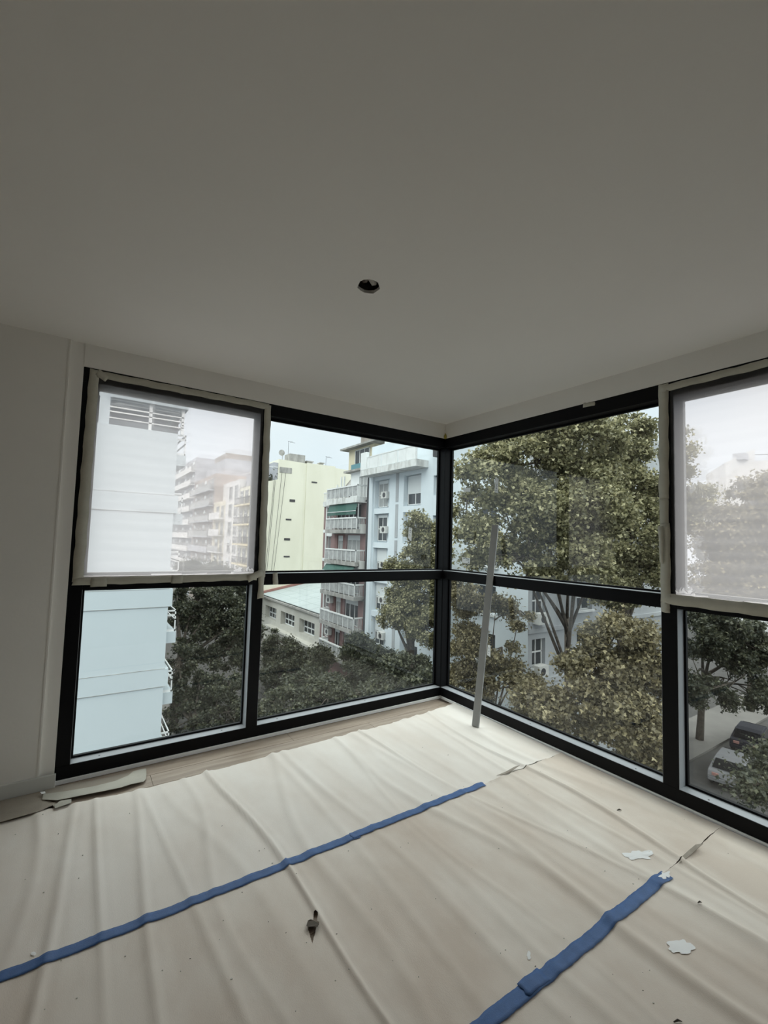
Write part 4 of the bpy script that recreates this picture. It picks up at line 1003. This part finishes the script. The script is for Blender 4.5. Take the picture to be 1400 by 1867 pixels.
def tree(label, base, blobs, nleaf, size, material, seed, trunk_r=.28, fork=.45, ncl=120, name='plane_tree', twig=.03, group='street trees', cl=(.45, .95)):
    rr = random.Random(seed); bx_, by_ = base
    e = empty(name, (bx_, by_, ZG)); tag(e, label, 'tree', group)
    zt = max(c[2]+c[5] for c in blobs); zb = min(c[2]-c[5] for c in blobs); zf = ZG+(zt-ZG)*fork
    vol = [c[3]*c[4]*c[5] for c in blobs]; cent = []; rad = []
    for _ in range(ncl):
        c = rr.choices(blobs, vol)[0]
        while True:
            q = [rr.uniform(-1, 1) for _ in range(3)]; l = math.sqrt(sum(x*x for x in q))
            if .25 < l < 1: break
        l2 = l**.5
        cent.append((c[0]+q[0]/l*l2*c[3]*.88, c[1]+q[1]/l*l2*c[4]*.88, c[2]+q[2]/l*l2*c[5]*.88)); rad.append(rr.uniform(*cl)*min(1.4, max(.7, (c[3]+c[5])/4.2)))
    mb = MB(); lean = (rr.uniform(-.4, .4), rr.uniform(-.4, .4))
    top = Vector((bx_+lean[0], by_+lean[1], zf))
    tp = [(bx_, by_, ZG), (bx_+lean[0]*.2, by_+lean[1]*.3, ZG+(zf-ZG)*.4), tuple(top)]
    mb.tube(tp, [trunk_r*1.25, trunk_r, trunk_r*.8], 9); mb.build('trunk', 'bark', e, smooth=True)
    limbs = []; lb_ = MB()
    for c in blobs:
        tgt = Vector((c[0], c[1], c[2]+c[5]*.45)); st = Vector(tp[1])+(top-Vector(tp[1]))*rr.uniform(.5, 1.0)
        mid = st+(tgt-st)*.5+Vector((rr.uniform(-.6, .6), rr.uniform(-.6, .6), rr.uniform(-.2, .8)))
        pts = []
        for k in range(9):
            t = k/8; pts.append(st*(1-t)**2+mid*(2*t*(1-t))+tgt*t*t)
        lb_.tube([tuple(p) for p in pts], [trunk_r*.62*(1-.85*k/8) for k in range(9)], 6); limbs += pts[1:]
    lb_.build('limbs', 'bark', e, smooth=True)
    tw = MB()
    for c in cent:
        q = Vector(c); cand = [p for p in limbs if p.z < q.z+.6] or limbs
        s_ = min(cand, key=lambda p: (p-q).length); mid = (s_+q)/2+Vector((rr.uniform(-.25, .25), rr.uniform(-.25, .25), rr.uniform(-.25, .05)))
        tw.tube([tuple(s_), tuple(mid), tuple(q)], [twig*1.5, twig, twig*.35], 4)
    o = tw.build('twigs', 'bark', e, smooth=True); o['kind'] = 'stuff'
    leaves(cent, rad, nleaf, size, seed, material, 'foliage', e)
    return e
def blob(px, py, t, rx, ry, rz=None):
    c = deep(px, py, t); a = rx/FPX*t; b = ry/FPX*t
    return (c[0], c[1], c[2], a, a if rz is None else rz, b)
# the large plane on the diagonal corner
tree('large olive plane tree filling the fixed panes beside the leaning bar', (17.4, 10.2),
     [blob(895, 880, 18.4, 65, 60), blob(880, 985, 18.2, 60, 50), blob(852, 930, 18.6, 30, 45), blob(965, 825, 18.8, 75, 75), blob(985, 930, 18.2, 80, 65), blob(1065, 815, 19, 72, 75), blob(1070, 920, 18.8, 76, 75), blob(1040, 1020, 18.2, 72, 45), blob(955, 1030, 18.2, 60, 40), blob(1095, 1040, 18.4, 52, 45)],
     125000, .16, 'leaf_olive', 1, .15, .5, 270, cl=(.4, .75))
tree('tall plane tree whose top meets the mullion tape, on cross street', (22.6, 10.4),
     [blob(1145, 800, 24.5, 45, 55), blob(1160, 880, 24.5, 52, 65), blob(1152, 975, 24.2, 62, 65), blob(1170, 1050, 24, 55, 50), blob(1240, 820, 25.5, 32, 55), blob(1250, 920, 25.5, 45, 70), blob(1125, 1080, 24, 45, 35)],
     80000, .18, 'leaf_olive', 2, .26, .5, 190, cl=(.4, .75))
tree('broad golden plane tree seen through treetop plastic sheet', (22.6, -.6),
     [blob(1390, 935, 19.5, 66, 72), blob(1330, 985, 19.5, 55, 65), blob(1420, 1040, 19, 70, 70), blob(1318, 1065, 19.2, 48, 45), blob(1480, 930, 19.5, 65, 80)],
     60000, .175, 'leaf_gold', 3, .28, .5, 150, cl=(.35, .7))
tree('lower golden tree beneath the transom on cross street', (14.8, 9.8),
     [blob(1130, 1165, 16.6, 66, 42), blob(1175, 1230, 16.2, 45, 60), blob(1075, 1220, 16.4, 65, 45), blob(1140, 1310, 15.6, 65, 60), blob(1060, 1300, 16, 65, 45), blob(985, 1285, 16.5, 50, 35), blob(1190, 1370, 15.2, 40, 40)],
     60000, .15, 'leaf_gold', 4, .18, .5, 170, twig=.014, cl=(.32, .68))
tree('sparse young plane with bare arching branches in front of grey wall', (15.3, 13.8),
     [blob(845, 1090, 23.2, 34, 42), blob(850, 1170, 22.8, 40, 38), blob(905, 1110, 22.6, 36, 30), blob(865, 1240, 22.2, 45, 38), blob(915, 1195, 22, 36, 33), blob(948, 1125, 21.8, 32, 26), blob(952, 1235, 21.2, 34, 28)],
     36000, .15, 'leaf_gold', 5, .13, .3, 110, twig=.026, cl=(.35, .7))
# avenue, opposite pavement
tree('bright plane tree rising in front of the pale blue building', (15.2, 19.6),
     [blob(762, 955, 27.5, 24, 36), blob(760, 1030, 27.5, 40, 40), blob(722, 1040, 28, 24, 20), blob(745, 1105, 27, 44, 36), blob(780, 1140, 26.5, 42, 46), blob(714, 1128, 27.5, 24, 24), blob(800, 1040, 26.5, 26, 55), blob(775, 990, 27.2, 30, 40), blob(735, 1070, 27.4, 34, 30)],
     80000, .145, 'leaf_olive', 6, .2, .45, 210, cl=(.34, .66))
tree('dark leafy tree in front of the lowest balconies', (14.9, 26.5),
     [blob(655, 1190, 33, 36, 34), blob(690, 1212, 32, 40, 32), blob(645, 1238, 31, 45, 32), blob(700, 1245, 30, 38, 30)],
     50000, .18, 'leaf_green', 7, .26, .5, 150, cl=(.35, .75))
tree('dark leafy tree in front of the low building windows', (14.7, 35.0),
     [blob(505, 1185, 40, 26, 40), blob(545, 1205, 39.5, 34, 34), blob(582, 1208, 37, 27, 28), blob(505, 1235, 38, 28, 34)],
     40000, .2, 'leaf_green', 8, .26, .5, 130, cl=(.35, .75))
tree('deep green tree low over the avenue, between bright plane and white building', (14.7, 16.6),
     [blob(525, 1290, 22.5, 52, 40), blob(600, 1285, 22.5, 60, 40), blob(690, 1282, 21.5, 62, 38), blob(765, 1252, 21, 42, 38), blob(565, 1250, 24.5, 52, 32), blob(740, 1215, 22.5, 48, 30)],
     60000, .15, 'leaf_green', 9, .2, .5, 180, cl=(.3, .65))
# avenue, near pavement beside the white building
tree('dense green tree beside the side balconies of white building', (3.3, 31.0),
     [blob(322, 1100, 33, 24, 45), blob(355, 1110, 34, 38, 40), blob(400, 1115, 34, 45, 45), blob(445, 1150, 33, 36, 45), blob(370, 1175, 32.5, 45, 36), blob(425, 1195, 32, 46, 34)],
     60000, .19, 'leaf_green', 10, .26, .5, 150, cl=(.35, .7))
tree('shaded lower tree beneath dense green one by white building', (3.2, 23.5),
     [blob(325, 1215, 27, 26, 40), blob(322, 1300, 25.5, 20, 42), blob(365, 1262, 26, 42, 38), blob(420, 1265, 26, 44, 42), blob(385, 1330, 24.5, 46, 36), blob(450, 1310, 24.5, 36, 36)],
     50000, .155, 'leaf_green', 11, .2, .5, 140, cl=(.3, .6))
tree('rounded tree far up avenue, its top above the transom', (3.2, 46.0),
     [blob(345, 1045, 48, 26, 24), blob(395, 1048, 46, 30, 24), blob(438, 1060, 44.5, 26, 20)],
     24000, .25, 'leaf_green', 12, .26, .5, 80)
tree('tree further up avenue behind the rounded one', (14.9, 57.0),
     [blob(418, 1062, 60, 24, 20), blob(446, 1080, 56, 22, 22)],
     16000, .27, 'leaf_green', 13, .26, .5, 60)
tree('shaded tree at the kerb beyond the parked cars', (33.0, 10.6),
     [blob(1285, 1170, 28.5, 46, 38), blob(1355, 1190, 28.5, 48, 42), blob(1325, 1135, 29, 55, 32), blob(1272, 1250, 27.5, 34, 40), blob(1340, 1258, 28, 46, 33), blob(1395, 1270, 28, 32, 33)],
     48000, .2, 'leaf_green', 14, .2, .5, 130, cl=(.4, .85))
tree('low branch of leaves close under the bottom glass by parked car', (20.9, -.5),
     [blob(1390, 1440, 15, 40, 30), blob(1420, 1390, 16, 32, 40)],
     6000, .15, 'leaf_green', 15, .13, .6, 36)
tree('pale golden tree behind broad one, over the parked cars', (43.0, 10.8),
     [blob(1320, 1000, 38, 46, 52), blob(1372, 1010, 38, 46, 52), blob(1345, 1080, 37.5, 52, 38), blob(1295, 1055, 37.5, 34, 40)],
     44000, .26, 'leaf_gold', 16, .22, .5, 120, cl=(.45, .9))
tree('wide leafy tree further down the cross street, past the parked cars', (54.0, 10.8),
     [blob(1385, 960, 50, 40, 34), blob(1350, 985, 50, 36, 34), blob(1410, 1005, 50, 44, 36)],
     30000, .32, 'leaf_gold', 17, .25, .5, 90, cl=(.5, 1.0))
